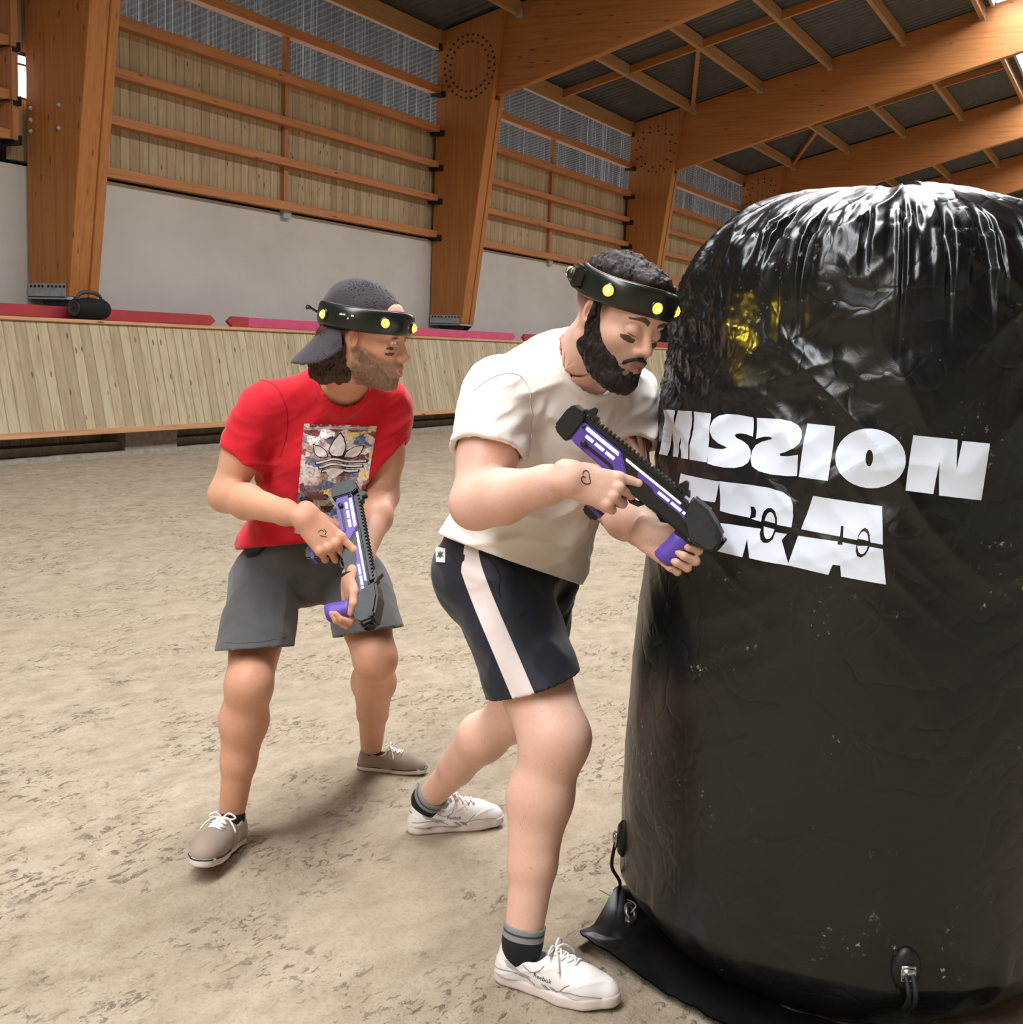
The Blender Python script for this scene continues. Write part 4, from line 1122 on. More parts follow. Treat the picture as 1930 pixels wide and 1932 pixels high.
# ================================================================== laser tag guns (x barrel, y left, z up; rail top at z = 0)
G_BLK = plain('black_gun_plastic', (.012, .012, .013, 1), .42, 0, .5, .15, 40, .08)
G_GRY = plain('dark_grey_muzzle_plastic', (.028, .029, .031, 1), .5, 0, .5, .12, 40, .08)
G_PUR = plain('purple_gun_plastic', srgb(98, 72, 172), .45, 0, .5, .05, 20, .05)
t = NT('white_light_strip'); t.p(Base_Color=(.9, .9, .92, 1), Roughness=.4, Emission_Color=(1, 1, 1, 1), Emission_Strength=.55); G_LED = t.m
KG = .000197
def gz(w): return -w*KG
def gx(x): return x*KG
def make_gun(label):
    g = empty('laser_tag_gun', (0, 0, 0), label, 'toy gun', 'purple and black laser tag guns')
    def slab(poly, y0, y1, m=None, mb=None):
        mb = mb or MB(); return mb.prism([(gx(a), y0, gz(w)) for a, w in poly], (0, y1-y0, 0))
    hw = .024
    slab([(-40, 10), (110, 0), (150, 60), (150, 340), (110, 350), (0, 330), (-60, 290), (-60, 90)], -.027, .027).build('butt_cap', G_BLK, g, bevel=.003)
    slab([(150, 75), (660, 75), (700, 110), (905, 272), (905, 330), (200, 310), (150, 280)], -hw, hw).build('rear_shell', G_PUR, g, bevel=.0025)
    slab([(640, 60), (1500, 60), (1560, 120), (1700, 200), (1716, 330), (1300, 318), (1240, 345), (900, 345), (905, 270), (700, 105)], -.0225, .0225).build('receiver', G_BLK, g, bevel=.0025)
    slab([(1180, 318), (1700, 330), (1700, 352), (1180, 338)], -.016, .016).build('under_rail', G_BLK, g, bevel=.001)
    for s in (-1, 1):
        y0, y1 = sorted((s*.0205, s*.0262))
        slab([(900, 112), (1420, 112), (1600, 150), (1600, 205), (1500, 190), (1180, 190), (1120, 165), (930, 165)], *sorted((s*.02, s*.0238))).build('front_side_panel', G_PUR, g, bevel=.001)
        slab([(217, 88), (632, 88), (650, 124), (217, 124)], y0, y1).build('light_strip', G_LED, g, bevel=.0008)
        slab([(725, 88), (1446, 88), (1446, 108), (740, 112)], y0, y1).build('light_strip', G_LED, g, bevel=.0008)
        for a, b in ((262, 360), (386, 500), (524, 636)): slab([(a, 156), (b, 156), (b, 190), (a, 190)], *sorted((s*.022, s*.0254))).build('light_bar', G_LED, g, bevel=.0006)
        for a, b in ((1195, 1338), (1362, 1492), (1512, 1545)): slab([(a, 138), (b, 138), (b, 166), (a, 166)], *sorted((s*.022, s*.0254))).build('light_bar', G_LED, g, bevel=.0006)
        slab([(285, 232), (650, 232), (690, 250), (690, 285), (660, 285), (650, 266), (285, 266)], *sorted((s*.022, s*.0258))).build('side_slot', G_BLK, g, bevel=.0008)
        MB().lathe([(.004, 0), (.004, .003), (.0025, .004)], (gx(190), s*hw, gz(112)), (1, 0, 0), (0, 0, 1), (0, s, 0), 12).build('screw', G_BLK, g, True)
        MB().lathe([(.007, 0), (.007, .006), (.004, .008)], (gx(296), s*.025, gz(246)), (1, 0, 0), (0, 0, 1), (0, s, 0), 14).build('charging_knob', G_BLK, g, True)
    # top rail with teeth
    mb = MB(); slab([(120, 20), (1430, 20), (1430, 72), (120, 72)], -.014, .014, mb=mb)
    x = 150
    while x < 1400: slab([(x, -6), (x+26, -6), (x+30, 24), (x-4, 24)], -.0155, .0155, mb=mb); x += 52
    mb.build('top_rail', G_BLK, g, bevel=.0008)
    mb = MB(); slab([(70, 0), (260, 0), (250, -34), (90, -34)], -.012, .012, mb=mb); slab([(110, -30), (200, -30), (185, -92), (140, -92)], -.011, -.004, mb=mb); slab([(110, -30), (200, -30), (185, -92), (140, -92)], .004, .011, mb=mb)
    mb.build('rear_sight', G_BLK, g, bevel=.001)
    mb = MB(); slab([(1290, 10), (1480, 10), (1440, -40), (1310, -40)], -.012, .012, mb=mb); slab([(1310, -36), (1420, -36), (1375, -104), (1335, -100)], -.009, .009, mb=mb)
    mb.build('front_sight', G_BLK, g, bevel=.001)
    # muzzle housing
    mb = MB()
    poly = [(1490, -28), (1690, -28), (1860, 30), (1998, 96), (2012, 250), (1960, 310), (1720, 340), (1560, 200)]
    slab(poly, -.031, .031, mb=mb); mb.build('muzzle', G_GRY, g, bevel=.006)
    slab([(1905, 60), (1960, 86), (1960, 150), (1905, 140)], -.0325, .0325).build('muzzle_port', HANG, g, bevel=.001)
    slab([(1600, 220), (1740, 300), (1700, 330), (1580, 270)], -.0325, .0325).build('muzzle_plate', G_BLK, g, bevel=.002)
    MB().lathe([(.016, 0), (.016, .006), (.013, .007), (.012, .001)], (gx(2004), 0, gz(180)), (0, 1, 0), (0, 0, 1), (1, 0, 0), 20).build('emitter_lens', G_BLK, g, True)
    # grips and trigger
    slab([(770, 320), (940, 320), (945, 420), (880, 800), (856, 832), (716, 818), (688, 788), (785, 470)], -.0165, .0165).build('pistol_grip', G_BLK, g, bevel=.005)
    slab([(712, 700), (906, 716), (898, 764), (700, 746)], -.0172, .0172).build('grip_band', G_PUR, g, bevel=.001)
    mb = MB().tube([(gx(a), 0, gz(w)) for a, w in ((930, 345), (960, 395), (1040, 418), (1110, 400), (1140, 345))], .0042, 8, flat=1.5); mb.build('trigger_guard', G_BLK, g, True)
    slab([(1010, 340), (1040, 340), (1030, 372), (1014, 392), (1000, 394), (1012, 368)], -.004, .004).build('trigger', G_BLK, g, bevel=.001)
    slab([(1570, 340), (1800, 345), (1796, 376), (1574, 372)], -.019, .019).build('grip_mount', G_BLK, g, bevel=.002)
    mb = MB(); prof = [(.0215, 0), (.0225, -.008), (.021, -.022), (.0225, -.046), (.0225, -.060), (.019, -.064)]
    c = np.array([gx(1690), 0, gz(372)]); mb.lathe([(r, -h) for r, h in prof], c, (1.05, 0, 0), (0, .86, 0), (-.06, 0, -1), 24).build('foregrip', G_PUR, g, True)
    return g
def place_gun(g, o, R):
    g.matrix_world = Matrix([list(R[k])+[o[k]] for k in range(3)]+[[0, 0, 0, 1]])
GA_R = frame(x=cam_dir(.77, -.638, .10), z=cam_dir(.60, .76, .26))
GA_O = P(1091.6, 766, 2.42)
GB_R = frame(x=cam_dir(.248, -.969, .55), z=cam_dir(.93, .22, .10))
GB_O = P(676, 917, 3.10)
def gA(x, w, y=0.0): return GA_O+GA_R@np.array([gx(x), y, gz(w)])
def gB(x, w, y=0.0): return GB_O+GB_R@np.array([gx(x), y, gz(w)])
gunA = make_gun('purple and black laser tag gun held by the man in the white T-shirt'); place_gun(gunA, GA_O, GA_R)
gunB = make_gun('purple and black laser tag gun held by the man in the red T-shirt'); place_gun(gunB, GB_O, GB_R)
# ================================================================== man in the white T-shirt
def mid(a, b, t=.5): return np.asarray(a)+(np.asarray(b)-np.asarray(a))*t
def headband(label, o, R, sc, cen, rad, tilt, lights, module, glow):
    """rigid sensor band: elliptical hoop with lamps; local axes as for the head"""
    h = empty('sensor_headband', W3(o, R, sc, cen), label, 'headband', 'black sensor headbands with yellow lights')
    T = Matrix.Rotation(tilt, 3, 'Y'); T = np.array(T)
    def Q(a, r, z): return W3(o, R, sc, np.asarray(cen)+T@np.array([rad[0]*r*math.cos(a), rad[1]*r*math.sin(a), z]))
    n = 72; prof = [(1.0, -.029), (1.055, -.027), (1.085, -.018), (1.095, .0), (1.085, .018), (1.055, .027), (1.0, .030), (.985, .024), (.985, -.024)]
    v = [Q(a, r, z+.004*math.cos(2*a)) for a in np.linspace(0, 2*PI, n, endpoint=False) for r, z in prof]; k = len(prof)
    f = [(i*k+j, ((i+1) % n)*k+j, ((i+1) % n)*k+(j+1) % k, i*k+(j+1) % k) for i in range(n) for j in range(k)]
    ob = mesh_obj('band', v, f, HB_BLK, h, True)
    bm = bmesh.new(); bm.from_mesh(ob.data); bmesh.ops.recalc_face_normals(bm, faces=bm.faces); bm.to_mesh(ob.data); bm.free()
    # pale foam lining showing at the rim
    prof = [(.985, -.026), (.985, .0305), (.955, .0305), (.955, -.026)]; k = 4
    v = [Q(a, r, z+.004*math.cos(2*a)) for a in np.linspace(0, 2*PI, n, endpoint=False) for r, z in prof]
    f = [(i*k+j, ((i+1) % n)*k+j, ((i+1) % n)*k+(j+1) % k, i*k+(j+1) % k) for i in range(n) for j in range(k)]
    mesh_obj('foam_lining', v, f, HB_FOAM, h, True)
    for a in lights:
        c = Q(a, 1.09, -.002); nn = unit(Q(a, 1.2, -.002)-c); u = unit(np.cross(nn, R[:, 2])); w = np.cross(nn, u)
        MB().lathe([(.0150, -.003), (.0150, .002), (.0125, .004)], c, u, w, nn, 20).build('lamp_rim', HB_BLK, h, True)
        d = MB().lathe([(.0128, 0), (.0124, .004), (.0100, .0085), (.0060, .0115), (.001, .0125)], c, u, w, nn, 20).build('lamp_dome', HB_DOME, h, True)
        MB().lathe([(.0118, .0), (.0112, .0035), (.0085, .0072), (.001, .0098)], c+nn*.0005, u, w, nn, 18).build('led', HB_LED, d, True)
        MB().lathe([(.0035, .0), (.0040, .001), (.0025, .0022), (.0005, .0028)], c+nn*.0092+w*.001, u, w, nn, 14).build('led_core', HB_CORE, d, True)
    for a in glow:
        c = Q(a, 1.26, -.002); nn = unit(Q(a, 1.4, -.002)-c); ld = bpy.data.lights.new('led_glow', 'SPOT'); ld.energy = .34; ld.color = (1.0, .72, .06); ld.shadow_soft_size = .008; ld.spot_size = 1.5; ld.spot_blend = .7
        lo_ = bpy.data.objects.new('led_glow', ld); COL.objects.link(lo_); lo_.parent = h; lo_.location = Vector(c)-h.location; lo_.rotation_euler = Vector(-nn).to_track_quat('Z', 'Y').to_euler()
    for a in module:
        c = Q(a, 1.10, .0); nn = unit(Q(a, 1.2, 0)-c); u = unit(np.cross(nn, R[:, 2])); w = np.cross(nn, u)
        MB().obox(c+nn*.004, u, w, nn, (.030, .024, .012)).build('receiver_box', HB_BLK, h, False, bevel=.007)
        for s in (-1, 1):
            MB().lathe([(.0130, 0), (.0126, .005), (.009, .011), (.001, .0135)], c+nn*.015+u*s*.014, u, w, nn, 16).build('lens_dome', HB_DOME, h, True)
    return h, Q
def W3(o, R, sc, q): return np.asarray(o)+R@(np.asarray(q, float)*sc)
HB_BLK = plain('gloss_black_band', (.012, .014, .011, 1), .28, 0, .5, .05, 20)
HB_FOAM = plain('pale_foam', srgb(168, 140, 128), .9)
t = NT('clear_lamp_dome'); t.p(Base_Color=(.97, .97, .9, 1), Roughness=.08, Transmission_Weight=1.0, IOR=1.3); HB_DOME = t.m
t = NT('yellow_led'); t.p(Base_Color=(1, .7, .05, 1), Roughness=.3, Emission_Color=(1.0, .66, .03, 1), Emission_Strength=1.1); HB_LED = t.m
t = NT('hot_led_core'); t.p(Base_Color=(1, .9, .5, 1), Emission_Color=(1.0, .80, .22, 1), Emission_Strength=40.0); HB_CORE = t.m
SKIN_A = skin_mat('light_skin', srgb(226, 178, 158), srgb(206, 134, 116), srgb(234, 192, 172), .5)
HAIR_A = hair_mat('dark_brown_hair', srgb(24, 18, 16), srgb(72, 58, 54))
BEARD_A = hair_mat('dark_beard_hair', srgb(18, 13, 12), srgb(54, 40, 36))
CLO_W = cloth_mat('white_cotton', srgb(240, 234, 226), amt=.02)
def shirt_tint(t): return t

A = {}
A['pc'] = P(955, 1068, 2.93); A['nb'] = P(1082, 680, 2.71)
A['rs'] = P(945, 752, 2.64); A['ls'] = P(1186, 752, 2.88)
A['re'] = P(898, 950, 2.54); A['rw'] = P(1082, 910, 2.425)
A['le'] = P(1170, 960, 2.78); A['lw'] = P(1258, 1004, 2.50)
A['rh'] = P(945, 1112, 2.85); A['rk'] = P(1046, 1390, 2.64); A['ra'] = P(1008, 1752, 2.68)
A['lh'] = P(1005, 1112, 3.00); A['lk'] = P(972, 1345, 3.15); A['la'] = P(828, 1508, 3.44)
def foot_at(heelpx, toepx, zt=0.0, zh=0.0):
    h, t_ = onZ(*heelpx, zh), onZ(*toepx, zt); x = t_-h; L = np.linalg.norm(x); R = frame(x=x, z=(0, 0, 1)); sc = L/.297
    return h+R[:, 0]*.10*sc, R, sc
FTR = foot_at((937, 1842), (1170, 1905)); FTL = foot_at((770, 1570), (950, 1556))
A['ra'] = FTR[0]+FTR[1]@np.array([-.040, 0, .098])*FTR[2]; A['la'] = FTL[0]+FTL[1]@np.array([-.045, 0, .098])*FTL[2]
lat = unit(A['ls']-A['rs']); up = unit(A['nb']-A['pc']); fwd = unit(np.cross(lat, up)); lat = np.cross(up, fwd)
TR = np.stack([fwd, lat, up], 1); AFWD, ALAT, AUP = fwd, lat, up
RH_R = frame(x=cam_dir(.90, -.27, -.05), z=cam_dir(-.08, .22, 1.0))
A['rw'] = gA(790, 435, -.046)-RH_R[:, 0]*.076
lx = cam_dir(.78, -.48, .22); LZ = cam_dir(.20, .12, -.95)
LH_R = np.stack([lx, np.cross(lx, unit(LZ-lx*(LZ@lx))), unit(LZ-lx*(LZ@lx))], 1)
A['lw'] = gA(1690, 575)-lx*.062+LH_R[:, 2]*.044
FA = Field()
FA.at(A['pc'], TR)
FA.ell((0, 0, -.02), (.125, .160, .12), .05).ell((.015, 0, .13), (.130, .160, .17), .08).ell((0, 0, .34), (.118, .178, .20), .08).ell((-.03, 0, .45), (.085, .16, .085), .06)
FA.at()
HC = P(1165, 601, 2.50); psi, pit = math.radians(42), math.radians(27)
hx = cam_dir(math.sin(psi)*math.cos(pit), -math.sin(pit), math.cos(psi)*math.cos(pit))
hz = cam_dir(math.sin(psi)*math.sin(pit)+.10, math.cos(pit), math.cos(psi)*math.sin(pit))
HR = frame(x=hx, z=hz); HS = 1.0
FA.at().cone(A['nb']-AUP*.04-AFWD*.01, W3(HC, HR, HS, (-.03, 0, -.05)), .067, .060, .04)
FA.cone(A['nb']-AUP*.035, mid(A['nb'], A['rs'], .8), .054, .050, .05).cone(A['nb']-AUP*.035, mid(A['nb'], A['ls'], .8), .054, .050, .05)
FA.ell(A['rs'], (.07, .07, .07), .04).ell(A['ls'], (.07, .07, .07), .04)
def core_mark(F, n0=0):
    F.it = F.it[:n0]+[i[:5]+(1,) if i[5] == 0 else i for i in F.it[n0:]]
core_mark(FA)
def limb(F, pts, rs, k=.02, flat=None):
    F.chain(pts, rs, k, 'u', flat)
def arm(F, s, e, w, big=1.0):
    F.cone(s, e, .062*big, .052*big, .03); core_mark(F)
    F.ell(mid(s, e, .55), (.058*big,)*3, .03); core_mark(F)
    n_ = len(F.it)
    F.cone(e, mid(e, w, .28), .050*big, .052*big, .02).cone(mid(e, w, .28), mid(e, w, .75), .052*big, .036*big, .025).cone(mid(e, w, .75), w, .036*big, .0275*big, .02)
    F.it[n_:] = [i[:5]+(2,) for i in F.it[n_:]]
arm(FA, A['rs'], A['re'], A['rw'], 1.06); arm(FA, A['ls'], A['le'], A['lw'], 1.02)
def leg(F, h, k, a, q, big=1.0, back=None, kn=1.0):
    d = unit(a-k); b = unit(back-d*(back@d))
    F.cone(h, k, .102*big, .066*big*kn, .03); core_mark(F)
    n_ = len(F.it)
    F.ell(k-b*.018, (.053*big*kn,)*3, .03)
    F.cone(k, mid(k, a, .30)+b*.012, .060*big*kn, .063*big, .04)
    F.cone(mid(k, a, .30)+b*.018, mid(k, a, .62)+b*.008, .064*big, .049*big, .03)
    F.cone(mid(k, a, .62)+b*.004, a, .046*big, .037*big, .02)
    F.it[n_:] = [i[:5]+(2,) for i in F.it[n_:]]
leg(FA, A['rh'], A['rk'], A['ra'], None, 1.10, -AFWD); leg(FA, A['lh'], A['lk'], A['la'], None, 1.0, -cam_dir(.9, -.2, .1))
add_head(FA, HC, HR, HS)
eye_balls(FA, HC, HR, HS, True)
for y in (-1, 1):                                       # lowered lids
    FA.at(HC, HR, HS).ell((.0820, .032*y, -.001), (.0125, .0165, .0120), .006)
    FA.cone((.0900, .032*y-.013, -.0085), (.0930, .032*y+.004*y, -.0105), .0012, .0012, .002, 's').cone((.0930, .032*y+.004*y, -.0105), (.0880, .032*y+.013, -.0085), .0012, .0012, .002, 's')
# hands
hand(FA, A['rw'], RH_R, 1.02, [(8, 24, 14), (44, 72, 40), (52, 74, 42), (58, 72, 42)], [(.052, .040, -.030), (.084, .040, -.046), (.104, .032, -.050)], .6)
hand(FA, A['lw'], LH_R, .98, [(62, 78, 40), (62, 80, 42), (64, 80, 42), (66, 78, 42)], [(.045, .046, -.022), (.070, .058, -.040), (.086, .050, -.058)], .5)

person_w = empty('person', (A['rk'][0], A['rk'][1], 0), 'bearded man in a white T-shirt and navy shorts crouching beside the black inflatable', 'person')
def face_cols(o, R, sc, paint, brows, lips=True, stub=None, lash=None):
    def fn(v):
        q = (v-o)@R/sc; x, y, z = q.T
        r = np.zeros(len(v)); g = np.zeros(len(v)); b = np.zeros(len(v))
        near = (np.abs(q) < [.16, .11, .16]).all(1)
        ly = np.abs(y)
        lip = 1-np.sqrt((y/.0235)**2+((z+.0680+.0005)/.0105)**2)
        r = np.where(near & (x > .07), sstep(-.1, .25, lip)*1.0, 0)
        r = np.maximum(r, np.where(near & (ly > .072) & (np.abs(z) < .045), .55, 0))
        r = np.maximum(r, np.where(near & (x > .09), .45*np.exp(-((x-.116)**2+y*y+(z+.034)**2)/.0006), 0))
        # brows: arched bands; signed distance mapped so that .5 is the edge
        zb = .0225+.006*np.sin(np.clip((ly-.014)/.038, 0, 1)*PI)-.0015
        hb = .0052*(1-.55*sstep(.03, .055, ly))
        sd = np.maximum(np.abs(z-zb)-hb, np.abs(ly-.034)-.021)
        g = np.where(near & (x > .05), np.clip(.5-sd/.006, 0, 1), 0)*brows
        if lash is not None:
            zl = lash-.0025*np.cos(np.clip((ly-.032)/.015, -1, 1)*PI/2)
            s3 = np.maximum(np.abs(z-zl)-.0011, np.abs(ly-.032)-.0145); g = np.maximum(g, np.where(near & (x > .06), np.clip(.5-s3/.004, 0, 1), 0))
        for (cy, cz, w, h, sl) in paint:
            s2 = np.maximum(np.abs(z-cz-(ly-abs(cy))*sl)-h*(1-.35*np.abs(ly-abs(cy))/w), np.abs(ly-abs(cy))-w)
            s2 = s2+.0014*vnoise(q*200)
            g = np.maximum(g, np.where(near & (x > .03) & (y*cy > 0), np.clip(.5-s2/.004, 0, 1), 0))
        if stub is not None: b = np.where(near, stub(q), 0)
        return np.stack([r, g, np.clip(b, 0, 1)], 1)
    return fn
paintA = [(-.042, -.020, .017, .0065, .10), (.042, -.020, .017, .0065, .10)]
def stubA(q):
    x, y, z = q.T
    side = sstep(.040, .018, x-.25*np.maximum(0, z))*sstep(-.030, .012, z)*.75*sstep(.088, .076, np.abs(y))
    jaw = sstep(-.03, -.06, z-.5*np.maximum(0, .05-x))*.55*sstep(-.02, .02, x)
    return np.maximum(side, jaw)
hl, hh_ = HC-.20, HC+.20
rl = mid(A['rw'], A['rw']+RH_R[:, 0]*.1)
fineA = [(HC-np.array([.15, .15, .155]), HC+np.array([.15, .15, .16]), .0023), (A['rw']+RH_R[:, 0]*.085-.115, A['rw']+RH_R[:, 0]*.085+.115, .0026), (A['lw']+LH_R[:, 0]*.085-.115, A['lw']+LH_R[:, 0]*.085+.115, .0026)]
BODY_A = lambda: skin_mesh('body', FA, fineA, .0052, SKIN_A, person_w, face_cols(HC, HR, HS, paintA, 1.0, True, stubA, -.0085), None, COREA, RULA)
# hair and beard, grown off the head
HF = Field(); add_head(HF, HC, HR, HS)
def hairA(p):
    q = (p-HC)@HR/HS; x, y, z = q.T
    crown = sstep(.066, .096, z-.12*x)*sstep(.10, .078, x-.35*np.maximum(0, z-.06))
    sides = 0
    tuft = .5+.5*vnoise(q*np.array([70, 70, 30])); clump = ridge(q*np.array([40, 55, 22])+3, 2)
    ear = sstep(.064, .070, np.abs(y))*sstep(.045, .03, z)
    fine = vnoise(q*np.array([170, 170, 60]))*.0022+vnoise(q*np.array([330, 330, 120]))*.0012
    th = crown*(.0135+.0045*clump+.002*tuft+fine)-.004*(1-crown)-.001-.02*ear
    return HF(p)-th*HS
B0 = np.array([.17, .17, .17])
sdf_obj('hair', hairA, HC-B0, HC+B0, .0026, HAIR_A, person_w)
def beardA(p):
    q = (p-HC)@HR/HS; x, y, z = q.T; ly = np.abs(y)
    lim = np.interp(x, [-.02, .008, .018, .030, .042, .056, .072, .090], [.045, .040, .004, -.026, -.044, -.055, -.062, -.080])
    cheek = (lim-z)*.8
    jaw = np.minimum(np.minimum(cheek, z+.148), x+.001+.5*np.maximum(0, -z-.05))
    jaw = np.minimum(jaw, .03-z)
    must = np.minimum(.0062-np.abs(z+.0530+.013*(ly/.03)**2), np.minimum(.034-ly, x-.075))
    m = np.maximum(jaw, must)
    lipd = np.sqrt((y/.0265)**2+((z+.0695)/.0125)**2)-1
    lipd = np.minimum(lipd, np.sqrt((np.abs(y)-.019)**2/.0085**2+(z+.0885)**2/.007**2)-.8)
    m = np.where(x > .06, np.minimum(m, lipd*.011), m)
    th = np.clip(np.minimum(jaw, np.where(x > .06, lipd*.011, 9))/.007, -.5, 1)*.0052+sstep(-.085, -.125, z)*.009
    th = np.maximum(th, np.clip(np.minimum(must, np.where(x > .06, lipd*.011, 9))/.0035, -.5, 1)*.0052)
    tuft = vnoise(q*np.array([120, 120, 60]))*.0022+vnoise(q*np.array([230, 230, 120])+5)*.0014
    return HF(p)-(th-.0012+np.where(m > 0, tuft, 0))*HS
sdf_obj('beard', beardA, HC-B0, HC+B0, .0024, BEARD_A, person_w)
# drawn heart on the back of the hand
INK = plain('ink', srgb(70, 44, 40), .6)
hp = [(1100, 888), (1106, 892), (1113, 890), (1113, 900), (1112, 912), (1103, 911), (1096, 909), (1098, 902), (1104, 905), (1101, 899), (1098, 893), (1101, 888)]
zz = lambda x, y: (1030+x/5.361, 740+y/5.361)
hp = [zz(*q) for q in ((400, 862), (372, 852), (358, 872), (364, 900), (392, 926), (446, 920), (442, 870), (428, 808), (402, 792), (376, 806), (374, 832))]
pts = hits(FA, hp, 2.15, 2.6)
pts = project(FA, spline(pts, 46), 4)
MB().tube(pts, .0011, 6).build('drawn_heart', INK, person_w, True)
# ---- T-shirt
def folds(p, o, R, amp=1.0, pulls=(), nk=None):
    q = (p-o)@R
    w = .05*np.stack([vnoise(q*5), vnoise(q*5+7), vnoise(q*5+13)], 1); u = q+w
    a = ridge(np.stack([u[:, 1]*6+u[:, 2]*5, u[:, 2]*17-u[:, 1]*9, u[:, 0]*6], 1)+4, 2)
    b = fbm(q*8+2, 2)
    f = .0056*(a-.35)+.0060*b
    for c, ax, ln, fr, am in pulls:           # creases that run out from a point of strain
        r = p-np.asarray(c); ax = unit(ax); t1 = unit(np.cross(ax, [.3, .2, .9])); t2 = np.cross(ax, t1)
        rr = L2(r); an = np.arctan2(r@t1, r@t2)
        f = f+am*np.sin(an*fr+2.5*vnoise(q*9))*np.exp(-((rr-.07)/ln)**2)*sstep(.012, .07, rr)
    return amp*f*sstep(.05, .16, L2(p-np.asarray(nk))) if nk is not None else amp*f
SH = Field(); SH.at(A['pc'], TR)
SH.ell((.0, 0, -.03), (.150, .188, .15), .06).ell((.02, 0, .10), (.155, .186, .17), .09).ell((.005, 0, .33), (.135, .192, .21), .09).ell((-.035, 0, .44), (.095, .178, .10), .07)
SH.at()
SH.ell(A['nb']-AFWD*.045-AUP*.035, (.085, .085, .075), .05)
SH.cone(A['nb']-AUP*.03, mid(A['nb'], A['rs'], .85), .075, .074, .06).cone(A['nb']-AUP*.03, mid(A['nb'], A['ls'], .85), .073, .074, .06)
SLR = Field().cone(A['rs'], mid(A['rs'], A['re'], .80), .083, .083, .02); SLL = Field().cone(A['ls'], mid(A['ls'], A['le'], .80), .078, .080, .02)
hem1, hem2 = P(825, 1006, 2.95), P(1087, 1099, 2.76)
hemn = cam_dir(-.335, -.94, .02)
armpit = mid(A['rs'], A['re'], .45)+AFWD*.07+ALAT*.05
PULLA = [(armpit, A['re']-A['rs'], .085, 6, .0024), (A['pc']+AFWD*.12+AUP*.02+ALAT*.10, ALAT, .11, 6, .0026)]
rsc, rsn = P(924, 858, 2.60), unit(A['re']-A['rs'])
lsc, lsn = P(1214, 846, 2.84), unit(A['le']-A['ls']+cam_dir(.15, 0, 0)*.05)
nkc = A['nb']+AFWD*.012
def outA(p):
    return smin(smin(SH(p), np.maximum(SLR(p), plane(p, rsc, rsn)), .04), np.maximum(SLL(p), plane(p, lsc, lsn)), .04)-folds(p, A['pc'], TR, 1.0, PULLA, A['nb'])
def neckA(p):
    ax = unit(AUP*.74+AFWD*.66); q = p-(A['nb']+AFWD*.024-AUP*.006); hgt = q@ax; return L2(q-np.outer(hgt, ax)), hgt
def coverA(p):
    rad, hgt = neckA(p); return (plane(p, hem1, hemn) < -.006) & ~((rad < .088) & (hgt > -.10)) & ((hgt < .03) | (rad > .15)) & (plane(p, rsc, rsn) < -.008) | ((plane(p, hem1, hemn) < -.006) & (SLR(p) > .06) & (rad > .088) & (SLL(p) > .06))
def shirtA(p):
    t_ = SH(p); r_ = SLR(p); l_ = SLL(p); fo = folds(p, A['pc'], TR, 1.0, PULLA, A['nb'])
    out = smin(smin(t_, np.maximum(r_, plane(p, rsc, rsn)), .04), np.maximum(l_, plane(p, lsc, lsn)), .04)-fo
    inn = np.minimum(np.minimum(t_, r_), l_)-fo+.0135
    d = np.maximum(out, -inn)
    d = np.maximum(d, plane(p, hem1, hemn))
    # neck opening
    ax = unit(AUP*.74+AFWD*.66); q = p-(A['nb']+AFWD*.024-AUP*.006); hgt = q@ax
    rad = L2(q-np.outer(hgt, ax))
    d = smax(d, np.minimum(.082-rad, hgt+.06), .004)
    rib = np.maximum(np.abs(rad-.087)-.007, np.abs(SH(p)+.004)-.010)
    rib = np.maximum(rib, -(hgt+.07)); rib = np.maximum(rib, -(rad-.0805))
    return np.minimum(d, rib)
lo, hi = SH.bounds(.12)
TEE = CLO_W.m
teeA = sdf_obj('t_shirt', shirtA, lo, hi, .0048, TEE, person_w)
# stitched seams of sleeve and cuff
SEAM = plain('white_seam', srgb(222, 214, 206), .9)
def seam(name, fn, px, d0, d1, r, mat, par, lift=.0):
    pts = hits(fn, px, d0, d1); pts = spline(pts, 40); pts = project(fn, pts, 3)
    g = grad(fn, pts); return MB().tube(pts+g*lift, r, 6).build(name, mat, par, True)
seam('seam', shirtA, [(893, 738), (940, 708), (985, 712), (1000, 760), (1003, 820), (990, 868)], 2.4, 2.8, .0014, SEAM, teeA)
# ---- shorts
def shortsA_field():
    S = Field(); S.at(A['pc'], TR)
    S.ell((-.01, 0, -.03), (.142, .178, .14), .06).ell((.0, 0, .07), (.136, .168, .12), .05)
    S.at()
    S.cone(A['rh'], mid(A['rh'], A['rk'], .62), .118, .106, .05).cone(A['lh'], mid(A['lh'], A['lk'], .62), .108, .100, .05)
    S.cone(mid(A['rh'], A['rk'], .62), mid(A['rh'], A['rk'], .95), .106, .102, .02).cone(mid(A['lh'], A['lk'], .62), mid(A['lh'], A['lk'], .95), .100, .098, .02)
    S.ell(A['pc']-AFWD*.07-AUP*.06, (.11, .11, .12), .05)
    return S
SS_ = shortsA_field()
rc, rn = P(1017, 1287, 2.72), cam_dir(.31, -.95, -.02)
lc, ln = mid(A['lh'], A['lk'], .60), unit(A['lk']-A['lh'])
pmid = mid(A['rh'], A['lh']); side = unit(A['lh']-A['rh'])
stripe_px = [(882, 1022), (884, 1050), (893, 1085), (918, 1150), (950, 1225), (980, 1296)]
